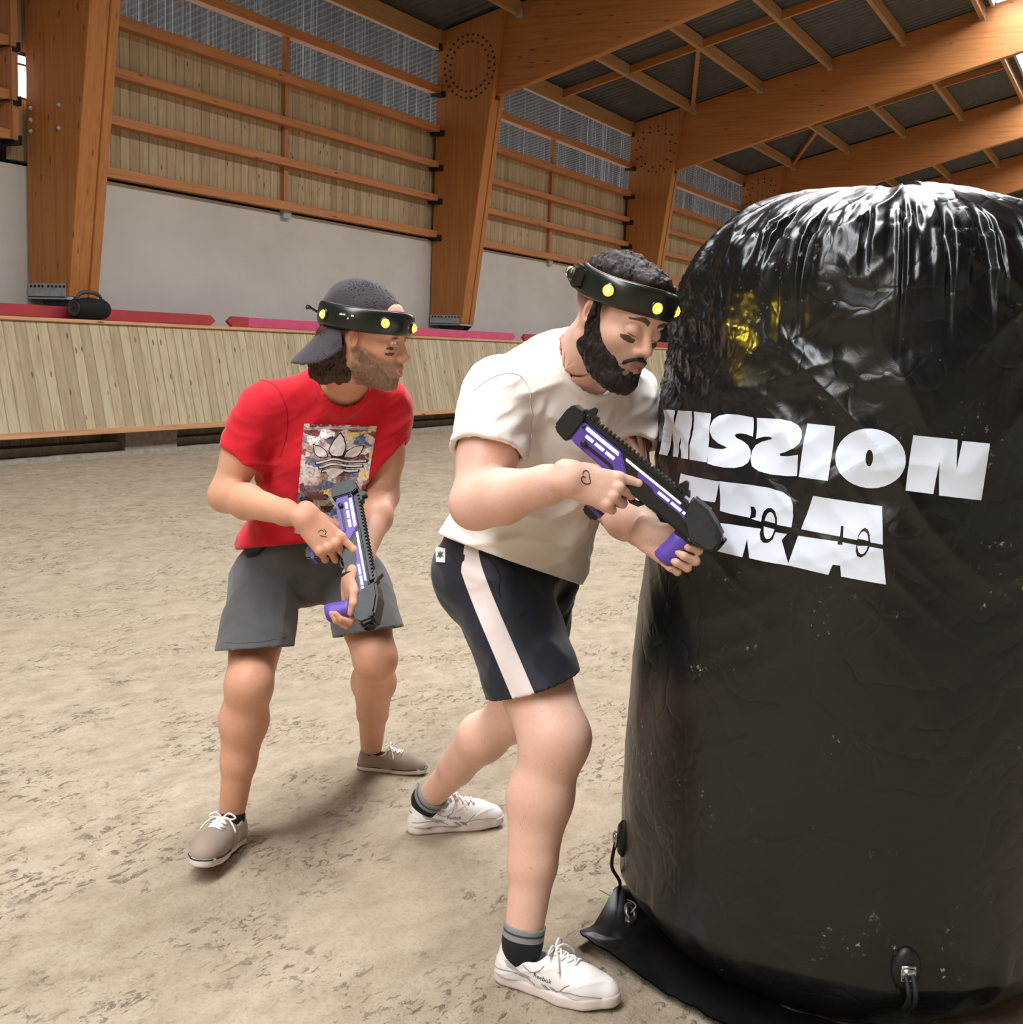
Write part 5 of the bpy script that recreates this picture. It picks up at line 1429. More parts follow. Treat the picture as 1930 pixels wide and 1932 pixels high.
def shortsA(p):
    d = SS_(p)-folds(p+.7, A['pc'], TR, .8)
    d = shell(d, .009)
    r = (p-pmid)@side < 0
    dd = np.maximum(plane(p, rc, rn), -.5)
    near_r = SSr(p) < SSl(p)
    cut = np.where(near_r, plane(p, rc, rn), plane(p, lc, ln))
    d = np.maximum(d, cut)
    d = np.maximum(d, plane(p, A['pc']+AUP*.135, AUP))
    return d
def SSr(p): return sd_cone(p, A['rh'], A['rk'], .11, .11)
def SSl(p): return sd_cone(p, A['lh'], A['lk'], .11, .11)
lo, hi = SS_.bounds(.02)
tS = NT('navy_sport_cloth'); vv = tS.obj(); Rr, Gg, Bb = attr(tS)[:3]
nn_ = tS.noise(vv, 300, 2)
cc = tS.mix(tS.ramp(Rr, [(.485, 0.0), (.515, 1.0)]), srgb(26, 28, 40), srgb(232, 218, 214))
tS.p(Base_Color=cc, Roughness=.62, Specular_IOR_Level=.3, Sheen_Weight=.15); tS.bump(nn_, .1, .001)
CLO_N = tS.m
axs = A['pc']
strip3 = None
def shorts_cols(v):
    # white side band: distance to a line traced down the outer side of the right leg, as seen across the leg
    line = hits(shortsA, stripe_px, 2.4, 3.0); line = spline(line, 60)
    line[0] += (line[0]-line[1])*3; line[-1] += (line[-1]-line[-2])*6
    view = unit(line.mean(0)-CO)
    def flat(a): return a-np.outer(a@view, view)
    q = flat(v); L = flat(line); d = np.full(len(v), 9.0)
    for a, b in zip(L[:-1], L[1:]):
        ab = b-a; tt = np.clip((q-a)@ab/(ab@ab), 0, 1); d = np.minimum(d, L2(q-a-tt[:, None]*ab))
    front = (v-line.mean(0))@view < .055
    s = np.where(front, np.clip(.5+(.0245-d)/.04, 0, 1), 0)
    return np.stack([s, 0*s, 0*s], 1)
shA = sdf_obj('shorts', shortsA, lo, hi, .0048, CLO_N, person_w, shorts_cols)
WHT = plain('white_label_cloth', srgb(228, 226, 220), .8)
# small white label with a dark palm leaf on the waist
def patch(name, fn, quad, n, m, d0, d1, mat, par, lift):
    (a, b, c, d) = [np.array(q, float) for q in quad]; v = []
    for j in range(m+1):
        for i in range(n+1):
            s, u = i/n, j/m; q = (a*(1-s)+b*s)*(1-u)+(d*(1-s)+c*s)*u; v.append((q[0], q[1]))
    v = hits(fn, v, d0, d1); v = v+grad(fn, v, .004)*lift
    f = [(j*(n+1)+i, (j+1)*(n+1)+i, (j+1)*(n+1)+i+1, j*(n+1)+i+1) for j in range(m) for i in range(n)]
    return mesh_obj(name, v, f, mat, par, True)
patch('waist_label', shortsA, [(823, 1032), (842, 1035), (841, 1062), (824, 1061)], 5, 6, 2.6, 3.1, WHT, shA, .0025)
LEAF = plain('dark_green_print', srgb(60, 74, 62), .8)
def blot(name, fn, poly, d0, d1, mat, par, lift):
    c = np.mean(np.array(poly, float), 0); q = [tuple(c)]+[tuple(k) for k in poly]
    v = hits(fn, q, d0, d1); v = v+grad(fn, v, .004)*lift
    n = len(poly); return mesh_obj(name, v, [(0, 1+(i+1) % n, 1+i) for i in range(n)], mat, par)
blot('leaf_print', shortsA, [(828, 1040), (831, 1045), (833, 1038), (834, 1044), (839, 1041), (836, 1047), (840, 1051), (834, 1050), (833, 1055), (830, 1050), (826, 1052), (829, 1047)], 2.6, 3.1, LEAF, shA, .0038)
DK = plain('navy_seam', srgb(14, 15, 22), .8)
seam('pocket_seam', shortsA, [(905, 1043), (930, 1062), (943, 1088), (941, 1110), (944, 1128)], 2.4, 3.0, .0018, DK, shA)
COREA = Field(); COREA.it = [i for i in FA.it if i[5] == 1]
RULA = [(outA, coverA, .018), (lambda p: SS_(p)-folds(p+.7, A['pc'], TR, .8), lambda p: (np.where(SSr(p) < SSl(p), plane(p, rc, rn), plane(p, lc, ln)) < -.008) & (plane(p, A['pc']+AUP*.135, AUP) < 0), .012)]
BODY_A()
# ---- socks and shoes
def sock(name, k, a, o, mat, par, top):
    d = unit(a-k)
    S = Field().at(); S.cone(a-d*top, a, .0475, .0425, .01).cone(a, a+np.array([0, 0, -.06]), .040, .036, .02)
    lo, hi = S.bounds(.01)
    def fn(p): return np.maximum(S(p), plane(p, a-d*(top-.004), -d))
    def cols(v): s = (v-a)@(-d); return np.stack([np.clip(s/.1+.2, 0, 1)]*3, 1)
    return sdf_obj(name, fn, lo, hi, .004, mat, par, cols)
t = NT('striped_sock'); r_ = attr(t)[0]
def ss(x): return x/.1+.2
C_K, C_G, C_N = srgb(24, 24, 28), srgb(140, 138, 138), srgb(58, 62, 84)
t.p(Base_Color=t.n('ShaderNodeValToRGB').outputs[0], Roughness=.9)
rp_ = t.b.inputs['Base Color'].links[0].from_node; t.set(rp_.inputs[0], r_); rp_.color_ramp.interpolation = 'CONSTANT'
el = rp_.color_ramp.elements; el[0].position = 0; el[0].color = C_K; el[1].position = ss(.012); el[1].color = C_G
for x, c in ((.024, C_N), (.029, C_G)): e_ = el.new(ss(x)); e_.color = c
SOCK_A = t.m
LEA = plain('white_leather', srgb(238, 232, 228), .45, 0, .4, .03, 12, .06)
RUB = plain('off_white_rubber', srgb(226, 214, 208), .6, 0, .3, .07, 9, .05)
LAC = plain('white_lace', srgb(240, 236, 232), .85)
GREYL = plain('grey_suede', srgb(176, 172, 170), .8)
BLKP = plain('black_print', (.01, .01, .012, 1), .6)
def leather_seams(q, side):
    x, y, z = q.T
    a = np.abs(np.hypot((x-.155)/.085, (z-.005)/.06)-1)*.05     # toe cap edge
    b = np.abs(z-.052-.35*(x+.02)) + 9*(x > .10)
    c = np.abs(z-.040+.2*x) + 9*(x > -.01)
    return np.exp(-(np.minimum(np.minimum(a, b), c)/.0022)**2)
STY_A = dict(upper=LEA, sole=RUB, lace=LAC, sole_h=.030, seams=leather_seams, rows=[.045, .062, .079, .096], spring=.010)
def wear(parent, ft, side, style):
    return build_shoe(parent, ft[0], ft[1], side, style, ft[2])+tuple(ft)
def side_text(par, upper, o, R, sc, word, size, c, ang, sgn, mat, bold=.0):
    """on the side of a shoe: c=(x,z) foot coordinates, sgn which side"""
    def place(u, v):
        x = c[0]+u*math.cos(ang)-v*math.sin(ang); z = c[1]+u*math.sin(ang)+v*math.cos(ang)
        ys = np.linspace(.075, .0, 160); q = np.array([o+R@(np.array([x, sgn*y, z])*sc) for y in ys]); f = upper(q); i = np.nonzero(f < 0)[0]
        y = ys[i[0]] if len(i) else .03
        return o+R@(np.array([x, sgn*(y+.0013), z])*sc)
    return place
def strip_on(par, place, poly, mat, name):
    """small flat print; poly in local (u, v)"""
    c = np.mean(poly, 0); q = [c]+list(poly)
    big = []; F = []
    n = len(poly)
    # subdivide fan radially so that it hugs the surface
    rings = 4; v = [place(*c)]
    for r in range(1, rings+1):
        for p in poly: v.append(place(*(c+(np.array(p)-c)*r/rings)))
    for i in range(n): F.append((0, 1+i, 1+(i+1) % n))
    for r in range(rings-1):
        for i in range(n): a = 1+r*n+i; b = 1+r*n+(i+1) % n; F.append((a, a+n, b+n, b))
    o_ = mesh_obj(name, v, F, mat, par); return o_
shR, upR, oR, RR, scR = wear(person_w, FTR, -1, STY_A)
shL, upL, oL, RL, scL = wear(person_w, FTL, 1, STY_A)
for (s_, u_, o_, R_, c_, sg) in ((shR, upR, oR, RR, scR, -1), (shL, upL, oL, RL, scL, -1)):
    pl = side_text(s_, u_, o_, R_, c_, '', 0, (.030, .052), -.10, sg, BLKP)
    f = (lambda u, v: pl(u, v)) if sg < 0 else (lambda u, v: pl(-u, v))
    text_on('side_lettering', 'Reebok', .0145, f, BLKP, s_)
    for k in range(2):
        strip_on(s_, pl, [(-.002+.020*k, -.012), (.006+.020*k, -.012), (.024+.020*k, -.024), (.014+.020*k, -.024)], GREYL, 'side_stripe')
        strip_on(s_, pl, [(.007+.020*k, -.012), (.0085+.020*k, -.012), (.027+.020*k, -.024), (.0252+.020*k, -.024)], BLKP, 'side_stripe')
    strip_on(s_, pl, [(-.098, .004), (-.090, .008), (-.052, -.008), (-.026, -.010), (-.050, -.018), (-.088, -.006)], GREYL, 'heel_stripe')
    # heel tab
    def back(u, v):
        xs = np.linspace(-.13, .0, 160); q = np.array([o_+R_@(np.array([x, u, .066+v])*c_) for x in xs]); i = np.nonzero(u_(q) < 0)[0]; x = xs[i[0]] if len(i) else -.1
        return o_+R_@(np.array([x-.0012, u, .066+v])*c_)
    text_on('heel_lettering', 'Reebok', .011, lambda u, v: back(-u, v), BLKP, s_)
    def tongue(u, v):
        zs = np.linspace(.14, .04, 200); q = np.array([o_+R_@(np.array([.026-v, u, z])*c_) for z in zs]); i = np.nonzero(u_(q) < 0)[0]; z = zs[i[0]] if len(i) else .08
        return o_+R_@(np.array([.026-v, u, z+.0014])*c_)
    text_on('tongue_lettering', 'Reebok', .012, lambda u, v: tongue(-u, v), BLKP, s_)
LINE = plain('grey_stitching', srgb(150, 146, 144), .8)
for (s_, u_, o_, R_, c_) in ((shR, upR, oR, RR, scR), (shL, upL, oL, RL, scL)):
    for sg in (-1, 1):
        pl = side_text(s_, u_, o_, R_, c_, '', 0, (0, 0), 0, sg, LINE)
        for ln in ([(.062, .032), (.095, .040), (.130, .040), (.165, .036)], [(-.094, .040), (-.06, .046), (-.02, .044), (.012, .032)], [(.072, .033), (.082, .046), (.096, .056)], [(-.02, .066), (.0, .058), (.02, .066), (.03, .078)]):
            MB().tube([pl(a, b) for a, b in spline(np.array([q+(0,) for q in ln]), 18)[:, :2]], .0009, 5).build('stitch_line', LINE, s_, True)
sock('sock', A['rk'], A['ra'], None, SOCK_A, person_w, .045); sock('sock', A['lk'], A['la'], None, SOCK_A, person_w, .045)
hbA, _ = headband('black sensor headband with yellow lights on the dark-haired man in white', HC, HR, HS, (-.004, 0, .056), (.107, .092), -.04, [math.radians(a) for a in (-70, -14, 52, 120)], [math.radians(-122)], [math.radians(-14), math.radians(40)])
for q in (oR, oL): FEET.append((q[0], q[1], .17, .0))
# ================================================================== man in the red T-shirt
SKIN_B = skin_mat('tanned_skin', srgb(208, 152, 122), srgb(188, 116, 92), srgb(218, 166, 138), .45)
HAIR_B = hair_mat('brown_wavy_hair', srgb(42, 26, 20), srgb(104, 74, 58))
B = {}
B['pc'] = P(568, 1072, 3.60); B['nb'] = P(648, 710, 3.30)
B['rs'] = P(492, 772, 3.32); B['ls'] = P(733, 770, 3.38)
B['re'] = P(425, 935, 3.32)
B['le'] = P(722, 935, 3.36)
B['rh'] = P(500, 1100, 3.56); B['rk'] = P(470, 1290, 3.22)
B['lh'] = P(668, 1095, 3.64); B['lk'] = P(708, 1240, 3.42)
FBR = foot_at((448, 1585), (374, 1646), .035, .0); FBL = foot_at((676, 1449), (806, 1462))
FBR = (FBR[0], frame(x=FBR[1][:, 0], z=(0, 0, 1)), min(FBR[2], 1.02)); FBL = (FBL[0], FBL[1], FBL[2])
B['ra'] = FBR[0]+FBR[1]@np.array([-.045, 0, .105])*FBR[2]; B['la'] = FBL[0]+FBL[1]@np.array([-.045, 0, .105])*FBL[2]
lat = unit(B['ls']-B['rs']); up = unit(B['nb']-B['pc']); fwd = unit(np.cross(lat, up)); lat = np.cross(up, fwd)
TB = np.stack([fwd, lat, up], 1); BFWD, BLAT, BUP = fwd, lat, up
BLEN = np.linalg.norm(B['nb']-B['pc'])
BRH = frame(x=cam_dir(.66, -.70, .12), z=cam_dir(.10, .25, 1.0))
B['rw'] = gB(800, 470, -.044)-BRH[:, 0]*.078
blx = cam_dir(.12, -.95, .25); bz = cam_dir(.85, .05, -.50); bz = unit(bz-blx*(bz@blx))
BLH = np.stack([blx, np.cross(blx, bz), bz], 1)
B['lw'] = gB(1622, 500)-blx*.066+bz*.038
FB = Field(); FB.at(B['pc'], TB)
FB.ell((0, 0, -.02), (.115, .155, .12), .05).ell((.01, 0, .13), (.110, .150, .17), .08).ell((0, 0, .34), (.110, .165, .19), .08).ell((-.02, 0, .46), (.08, .15, .08), .06)
HCB = P(689, 640, 3.12); psi, pit = math.radians(80), math.radians(8)
hx = cam_dir(math.sin(psi)*math.cos(pit), -math.sin(pit), math.cos(psi)*math.cos(pit)); hz = cam_dir(math.sin(psi)*math.sin(pit)+.03, math.cos(pit), .12)
HRB = frame(x=hx, z=hz); HSB = 1.03
FB.at().cone(B['nb']-BUP*.03, W3(HCB, HRB, HSB, (-.03, 0, -.06)), .058, .054, .04)
FB.cone(B['nb']-BUP*.02, mid(B['nb'], B['rs'], .8), .050, .046, .05).cone(B['nb']-BUP*.02, mid(B['nb'], B['ls'], .8), .050, .046, .05)
FB.ell(B['rs'], (.056,)*3, .04).ell(B['ls'], (.062,)*3, .04); core_mark(FB)
arm(FB, B['rs'], B['re'], B['rw'], .88); arm(FB, B['ls'], B['le'], B['lw'], .86)
leg(FB, B['rh'], B['rk'], B['ra'], None, .98, -BFWD, .90); leg(FB, B['lh'], B['lk'], B['la'], None, .98, -BFWD, .88)
add_head(FB, HCB, HRB, HSB); eye_balls(FB, HCB, HRB, HSB, False)
for y in (-1, 1):
    FB.at(HCB, HRB, HSB).cone((.090, .032*y-.014, .0055), (.0945, .032*y, .0085), .0035, .0040, .003).cone((.0945, .032*y, .0085), (.088, .032*y+.014, .0045), .0040, .0035, .003)
    FB.cone((.090, .032*y-.012, -.0075), (.0935, .032*y, -.0095), .0028, .0030, .003).cone((.0935, .032*y, -.0095), (.088, .032*y+.014, -.0055), .0030, .0028, .003)
FB.at()
hand(FB, B['rw'], BRH, 1.06, [(6, 20, 12), (46, 72, 40), (54, 74, 42), (58, 72, 42)], [(.052, .040, -.030), (.084, .040, -.046), (.104, .032, -.050)], .6)
hand(FB, B['lw'], BLH, .96, [(46, 60, 34), (50, 66, 36), (52, 68, 38), (52, 66, 38)], [(.045, .044, -.018), (.076, .052, -.026), (.098, .044, -.032)], .6)
person_r = empty('person', (B['pc'][0], B['pc'][1], 0), 'man in a red T-shirt and grey shorts with a backwards cap, stepping forward', 'person')
def stubB(q):
    x, y, z = q.T
    m = np.minimum(-.018-.45*np.clip(x-.02, 0, .06)-z, x+.012)
    mo = np.minimum(.009-np.abs(z+.053), x-.07)
    lip = np.sqrt((y/.025)**2+((z+.069)/.011)**2)-1
    return np.where(lip > 0, sstep(-.004, .012, np.maximum(m, mo)), 0)*sstep(-.135, -.115, z)*(.62+.22*vnoise(q*120))
paintB = [(-.046, -.016, .014, .0045, -.15), (-.045, -.030, .014, .0045, -.1), (.046, -.016, .014, .0045, -.15), (.045, -.030, .014, .0045, -.1)]
fineB = [(HCB-.165, HCB+.165, .0026), (B['rw']+BRH[:, 0]*.085-.115, B['rw']+BRH[:, 0]*.085+.115, .0028), (B['lw']+blx*.085-.115, B['lw']+blx*.085+.115, .0028)]
BODY_B = lambda: skin_mesh('body', FB, fineB, .0055, SKIN_B, person_r, face_cols(HCB, HRB, HSB, paintB, .9, True, stubB), None, COREB, RULB)
# eyes
EYE = NT('eye_white'); R_, G_, B_ = attr(EYE)[:3]
EYE.p(Base_Color=EYE.mix(EYE.ramp(G_, [(.45, 0.0), (.55, 1.0)]), EYE.mix(EYE.ramp(R_, [(.45, 0.0), (.55, 1.0)]), srgb(225, 215, 208), srgb(96, 112, 108)), (.01, .01, .01, 1)), Roughness=.15)
for y in (-1, 1):
    E_ = Field().at(HCB, HRB, HSB).ell((.0812, .032*y, .0), (.0137, .0147, .0132), 0)
    lo, hi = E_.bounds(.004)
    gz_ = unit(np.array([1, .05, -.02]))
    def ecol(v, y=y):
        q = unit3((v-W3(HCB, HRB, HSB, (.0812, .032*y, 0)))@HRB); a = np.arccos(np.clip(q@gz_, -1, 1))
        return np.stack([np.clip(.5+(.48-a), 0, 1), np.clip(.5+(.22-a), 0, 1), 0*a], 1)
    def unit3(a): return a/(np.linalg.norm(a, axis=1, keepdims=True)+1e-9)
    sdf_obj('eye', E_, lo, hi, .0014, EYE.m, person_r, ecol)
# ---- hair under the cap, wavy at the nape, and short beard
HFB = Field(); add_head(HFB, HCB, HRB, HSB)
CURL = Field().at(HCB, HRB, HSB)
rr_ = random.Random(5)
for k in range(40):
    a = rr_.uniform(-1.25, 1.25); z = rr_.uniform(-.088, -.02); rad_ = .084+.010*rr_.random()
    x, y = -.022-rad_*math.cos(a), .078*math.sin(a)
    if abs(y) > .058 and z > -.03: continue
    CURL.cone((x*.90, y, z+.02), (x*.96-.004, y*1.02, z-.02), .018, .014+.004*rr_.random(), .02)
for y in (-1, 1):
    for (x0, z0, x1, z1, r) in ((-.026, -.03, -.030, -.062, .012), (-.036, -.03, -.040, -.085, .015), (-.050, -.03, -.058, -.098, .016), (-.070, -.04, -.084, -.096, .015), (-.030, -.06, -.026, -.094, .011), (-.048, -.07, -.040, -.108, .012), (-.020, -.075, -.012, -.100, .008)):
        CURL.cone((x0, .066*y, z0), (x1, .060*y, z1), r, r*.75, .014)
def hairB(p):
    q = (p-HCB)@HRB/HSB
    d = CURL(p)
    wv = .022*np.stack([vnoise(q*20), vnoise(q*20+5), 0*q[:, 0]], 1); u_ = q+wv
    w = ridge(np.stack([(u_[:, 0]-.30*u_[:, 2])*75, u_[:, 1]*75, u_[:, 2]*12], 1), 2)
    x, y, z = q.T
    th = sstep(.0, .03, z+.1*x)*sstep(.055, .03, x)*sstep(.070, .066, np.abs(y)-.2*np.maximum(0, z-.03))*.005-.003
    return np.minimum(d-.0048*w-.004*vnoise(q*34)-.0012*vnoise(q*190), HFB(p)-th)
sdf_obj('hair', hairB, HCB-.19, HCB+.19, .0032, HAIR_B, person_r)
def beardB(p):
    q = (p-HCB)@HRB/HSB; x, y, z = q.T; ly = np.abs(y)
    cheek = -.024-.70*np.clip(x-.015, 0, .06)-z
    m = np.minimum(np.minimum(cheek, z+.128), x-.002+.3*np.maximum(0, -z-.07))
    must = np.minimum(.0045-np.abs(z+.0535+.010*(ly/.03)**2), np.minimum(.030-ly, x-.075))
    m = np.maximum(m, must)
    lipd = np.sqrt((y/.027)**2+((z+.0695)/.0125)**2)-1
    m = np.where(x > .06, np.minimum(m, lipd*.011), m)
    th = np.clip(m/.012, -.3, 1)*.0026
    return HFB(p)-(th-.0016+np.where(m > 0, vnoise(q*np.array([200, 200, 110]))*.0017, 0))*HSB
BEARD_B = hair_mat('short_brown_beard', srgb(112, 82, 64), srgb(160, 122, 98))
sdf_obj('beard', beardB, HCB-.17, HCB+.17, .0028, BEARD_B, person_r)
# ---- cap worn backwards
CAPC = cloth_mat('washed_black_cotton', srgb(66, 60, 66), amt=.14)
CAPF = Field().at(HCB, HRB, HSB)
CAPF.ell((-.012, 0, .040), (.110, .089, .100), .01).ell((-.03, 0, .085), (.075, .070, .058), .04)
def cap(p):
    q = (p-HCB)@HRB/HSB; x, y, z = q.T
    d = CAPF(p)-.0016*vnoise(q*26)-.0014*np.exp(-(np.abs(y)/.003)**2)*(x < .04)
    d = shell(d, .004)
    d = np.maximum(d, -(z-.012-.020*sstep(0, .09, x))*HSB)
    arch = np.sqrt(((y)/.040)**2+((z-.050)/.046)**2)-1     # opening above the strap
    d = np.where(x > .03, smax(d, -np.maximum(arch*.035, -(z-.058))*HSB, .003), d)
    return d
capo = sdf_obj('cap', cap, HCB-.19, HCB+.19, .0032, CAPC.m, person_r)
# peak: a curved plate down the back of the neck
def brim(p):
    q = (p-HCB)@HRB/HSB; x, y, z = q.T
    ca, sa = math.cos(.62), math.sin(.62); x, y = x*ca+y*sa, y*ca-x*sa
    u = -(x+.085); s = u/.085                                  # from the cap edge outwards
    zc = .034-1.05*u-.050*(y/.07)**2-1.2*u*u
    out = np.maximum(np.sqrt((u/.098)**2+(y/.082)**2)-1, -u/.2-.02)*.06
    return np.maximum(np.abs((z-zc)*.64)-.0028, out)*HSB
sdf_obj('cap_peak', brim, W3(HCB, HRB, HSB, (-.10, 0, -.05))-.16, W3(HCB, HRB, HSB, (-.10, 0, -.05))+.16, .003, CAPC.m, capo)
hbB, QB = headband('black sensor headband with yellow lights over the backwards cap', HCB, HRB, HSB, (-.004, 0, .047), (.114, .098), .03, [math.radians(a) for a in (-131, -52, -2, 60)], [], [])
q0 = QB(math.radians(-178), 1.1, .004)
MB().tube(spline([q0, q0-CAMX*.012+CAMY*.006, q0-CAMX*.022+CAMY*.012, q0-CAMX*.034+CAMY*.010], 8), .0045, 8).tube(spline([q0-CAMX*.02+CAMY*.01, q0-CAMX*.030+CAMY*.018], 4), .005, 8).build('strap_end', HB_BLK, hbB, True)
for (a, w) in ((-104, .010), (-100, .006), (-95, .004), (-90, .008)):
    c = QB(math.radians(a), 1.099, .004 if w > .005 else -.004); n_ = unit(QB(math.radians(a), 1.2, 0)-QB(math.radians(a), 1.1, 0)); u_ = unit(np.cross(n_, HRB[:, 2]))
    MB().obox(c, u_, np.cross(n_, u_), n_, (w*.5, .0022, .0006)).build('white_mark', WHT, hbB)
# ---- red T-shirt
t = cloth_mat('red_cotton', srgb(206, 28, 44), amt=.05); RED = t.m
SHB = Field(); SHB.at(B['pc'], TB)
SHB.ell((.0, .0, -.01), (.150, .190, .14), .06).ell((.01, 0, .10), (.142, .186, .17), .09).ell((.005, 0, .33), (.130, .180, .20), .09).ell((-.02, 0, .45), (.090, .165, .09), .07)
SHB.at()
SHB.ell(B['nb']-BFWD*.045-BUP*.03, (.080, .080, .070), .05)
SHB.cone(B['nb']-BUP*.035, mid(B['nb'], B['rs'], .85), .068, .064, .06).cone(B['nb']-BUP*.035, mid(B['nb'], B['ls'], .85), .068, .064, .06)
BSR = Field().cone(B['rs'], mid(B['rs'], B['re'], .85), .066, .076, .02); BSL = Field().cone(B['ls'], mid(B['ls'], B['le'], .85), .066, .072, .02)
bh1, bh2 = P(432, 1020, 3.55), P(600, 1036, 3.45)
bhn = np.cross(bh2-bh1, BFWD); bhn = bhn*np.sign(-bhn[2]); bhn = cam_dir(.08, -1, .03)
bhc = P(510, 1031, 3.46)
brc, brn = P(446, 862, 3.32), unit(unit(B['re']-B['rs'])*.9+cam_dir(-.35, -.2, 0)*.5); blc, bln = P(736, 868, 3.36), unit(B['le']-B['ls']+cam_dir(.1, 0, 0)*.3)
def outB(p):
    return smin(smin(SHB(p), np.maximum(BSR(p), plane(p, brc, brn)), .04), np.maximum(BSL(p), plane(p, blc, bln)), .04)-folds(p+3.1, B['pc'], TB, .9, (), B['nb'])
def coverB(p):
    ax = unit(BUP*.85+BFWD*.5); q = p-(B['nb']+BFWD*.02-BUP*.02); hgt = q@ax; rad = L2(q-np.outer(hgt, ax)); hp_ = plane(p, bhc, bhn) < -.006
    return hp_ & ~((rad < .082) & (hgt > -.10)) & ((hgt < .03) | (rad > .14)) & (((plane(p, brc, brn) < -.008) & (plane(p, blc, bln) < -.008)) | ((BSR(p) > .06) & (BSL(p) > .06)))
def shirtB(p):
    t_ = SHB(p); r_ = BSR(p); l_ = BSL(p); fo = folds(p+3.1, B['pc'], TB, .9, (), B['nb'])
    out = smin(smin(t_, np.maximum(r_, plane(p, brc, brn)), .04), np.maximum(l_, plane(p, blc, bln)), .04)-fo
    d = np.maximum(out, -(np.minimum(np.minimum(t_, r_), l_)-fo+.0135))
    d = np.maximum(d, plane(p, bhc, bhn))
    ax = unit(BUP*.85+BFWD*.5); q = p-(B['nb']+BFWD*.02-BUP*.02); hgt = q@ax; rad = L2(q-np.outer(hgt, ax))
    d = smax(d, np.minimum(.074-rad, hgt+.06), .004)
    rib = np.maximum(np.maximum(np.abs(rad-.079)-.007, np.abs(SHB(p)+.004)-.010), -(hgt+.07)); rib = np.maximum(rib, .0725-rad)
    return np.minimum(d, rib)
lo, hi = SHB.bounds(.12)
teeB = sdf_obj('t_shirt', shirtB, lo, hi, .005, RED, person_r)
SEAMR = plain('red_seam', srgb(170, 18, 34), .9)
seam('seam', shirtB, [(488, 704), (520, 728), (540, 770), (540, 820), (528, 862)], 2.9, 3.7, .0016, SEAMR, teeB)
# ---- collage print on the chest
t = NT('collage_print'); v = t.obj()
vo = t.n('ShaderNodeTexVoronoi', {'Vector': t.map(v, (1, 1, 1.6)), 'Scale': 30.0}, distance='CHEBYCHEV')
r_, g_, b_ = t.sep(vo.outputs['Color'])
c = t.n('ShaderNodeValToRGB', {'Fac': r_}); c.color_ramp.interpolation = 'CONSTANT'; e = c.color_ramp.elements
pal = [(0, srgb(220, 212, 208)), (.2, srgb(120, 112, 122)), (.32, srgb(176, 148, 142)), (.48, srgb(222, 200, 196)), (.6, srgb(128, 62, 58)), (.7, srgb(96, 118, 168)), (.78, srgb(226, 206, 130)), (.84, srgb(38, 34, 40)), (.92, srgb(236, 232, 230))]
pal = [(a_, tuple(min(1, k_*1.25) for k_ in b_[:3])+(1,)) for a_, b_ in pal]; e[0].color = pal[0][1]; e[1].position = pal[1][0]; e[1].color = pal[1][1]
for p_, k_ in pal[2:]: q_ = e.new(p_); q_.color = k_
nz = t.noise(v, 70, 4, .7, 1.5)
cc = t.mix(t.ramp(nz, [(.42, .55), (.52, 0.0)]), c.outputs[0], srgb(70, 58, 62)); cc = t.mix(t.ramp(nz, [(.58, 0.0), (.66, .7)]), cc, srgb(238, 232, 230))
t.p(Base_Color=cc, Roughness=.75); COLL = t.m
PQ = [(574, 799), (712, 804), (676, 1026), (556, 1006)]
def pquad(u, v_):
    a, b, c, d = [np.array(q, float) for q in PQ]; q = (a*(1-u)+b*u)*(1-v_)+(d*(1-u)+c*u)*v_; return q
patch('chest_print', shirtB, PQ, 26, 36, 2.9, 3.6, COLL, teeB, .0022)
PW = plain('white_print', srgb(234, 224, 222), .8); PK = plain('black_shirt_print', srgb(28, 24, 28), .8)
def chest(name, poly, mat, lift, hgrid=4.0):
    """filled shape traced on the chest, following the cloth"""
    bm = bmesh.new(); vs = [bm.verts.new((x, y, 0)) for x, y in poly]; n = len(vs)
    es = [bm.edges.new((vs[i], vs[(i+1) % n])) for i in range(n)]
    bmesh.ops.triangle_fill(bm, use_beauty=True, edges=es)
    lo_ = np.min(poly, 0); hi_ = np.max(poly, 0)
    for ax in (0, 1):
        x = lo_[ax]+hgrid
        while x < hi_[ax]:
            co = [0, 0, 0]; co[ax] = x; no = [0, 0, 0]; no[ax] = 1
            bmesh.ops.bisect_plane(bm, geom=bm.verts[:]+bm.edges[:]+bm.faces[:], plane_co=co, plane_no=no); x += hgrid
    bm.verts.ensure_lookup_table(); q = [vv.co[:] for vv in bm.verts]; f = [[vv.index for vv in fc.verts] for fc in bm.faces]; bm.free()
    w = hits(shirtB, [(a, b) for a, b, _ in q], 2.9, 3.6); w = w+grad(shirtB, w, .004)*lift
    g = []
    for k in f:
        nn2 = np.cross(w[k[1]]-w[k[0]], w[k[2]]-w[k[0]]); g.append(k if nn2@(CO-w[k[0]]) > 0 else k[::-1])
    return mesh_obj(name, w, g, mat, teeB)
def zz5(x, y): return (360+x/3.86, 500+y/3.86)
def leaf(pts): return [zz5(*q) for q in pts]
L_c = [(1086, 1230), (1112, 1268), (1122, 1310), (1116, 1350), (1100, 1384), (1066, 1392), (1030, 1384), (1010, 1362), (1016, 1330), (1040, 1285)]
L_l = [(896, 1310), (938, 1322), (970, 1342), (988, 1366), (990, 1392), (960, 1398), (926, 1392), (904, 1362)]
L_r = [(1258, 1318), (1240, 1362), (1216, 1388), (1180, 1400), (1114, 1394), (1130, 1366), (1160, 1342), (1204, 1326)]
def grow(l, k):
    c = np.mean(l, 0); return [tuple(c+(np.array(q)-c)*k) for q in l]
for l in (L_c, L_l, L_r):
    chest('trefoil_outline', leaf(grow(l, 1.16)), PK, .0036); chest('trefoil_leaf', leaf(l), PW, .0048)
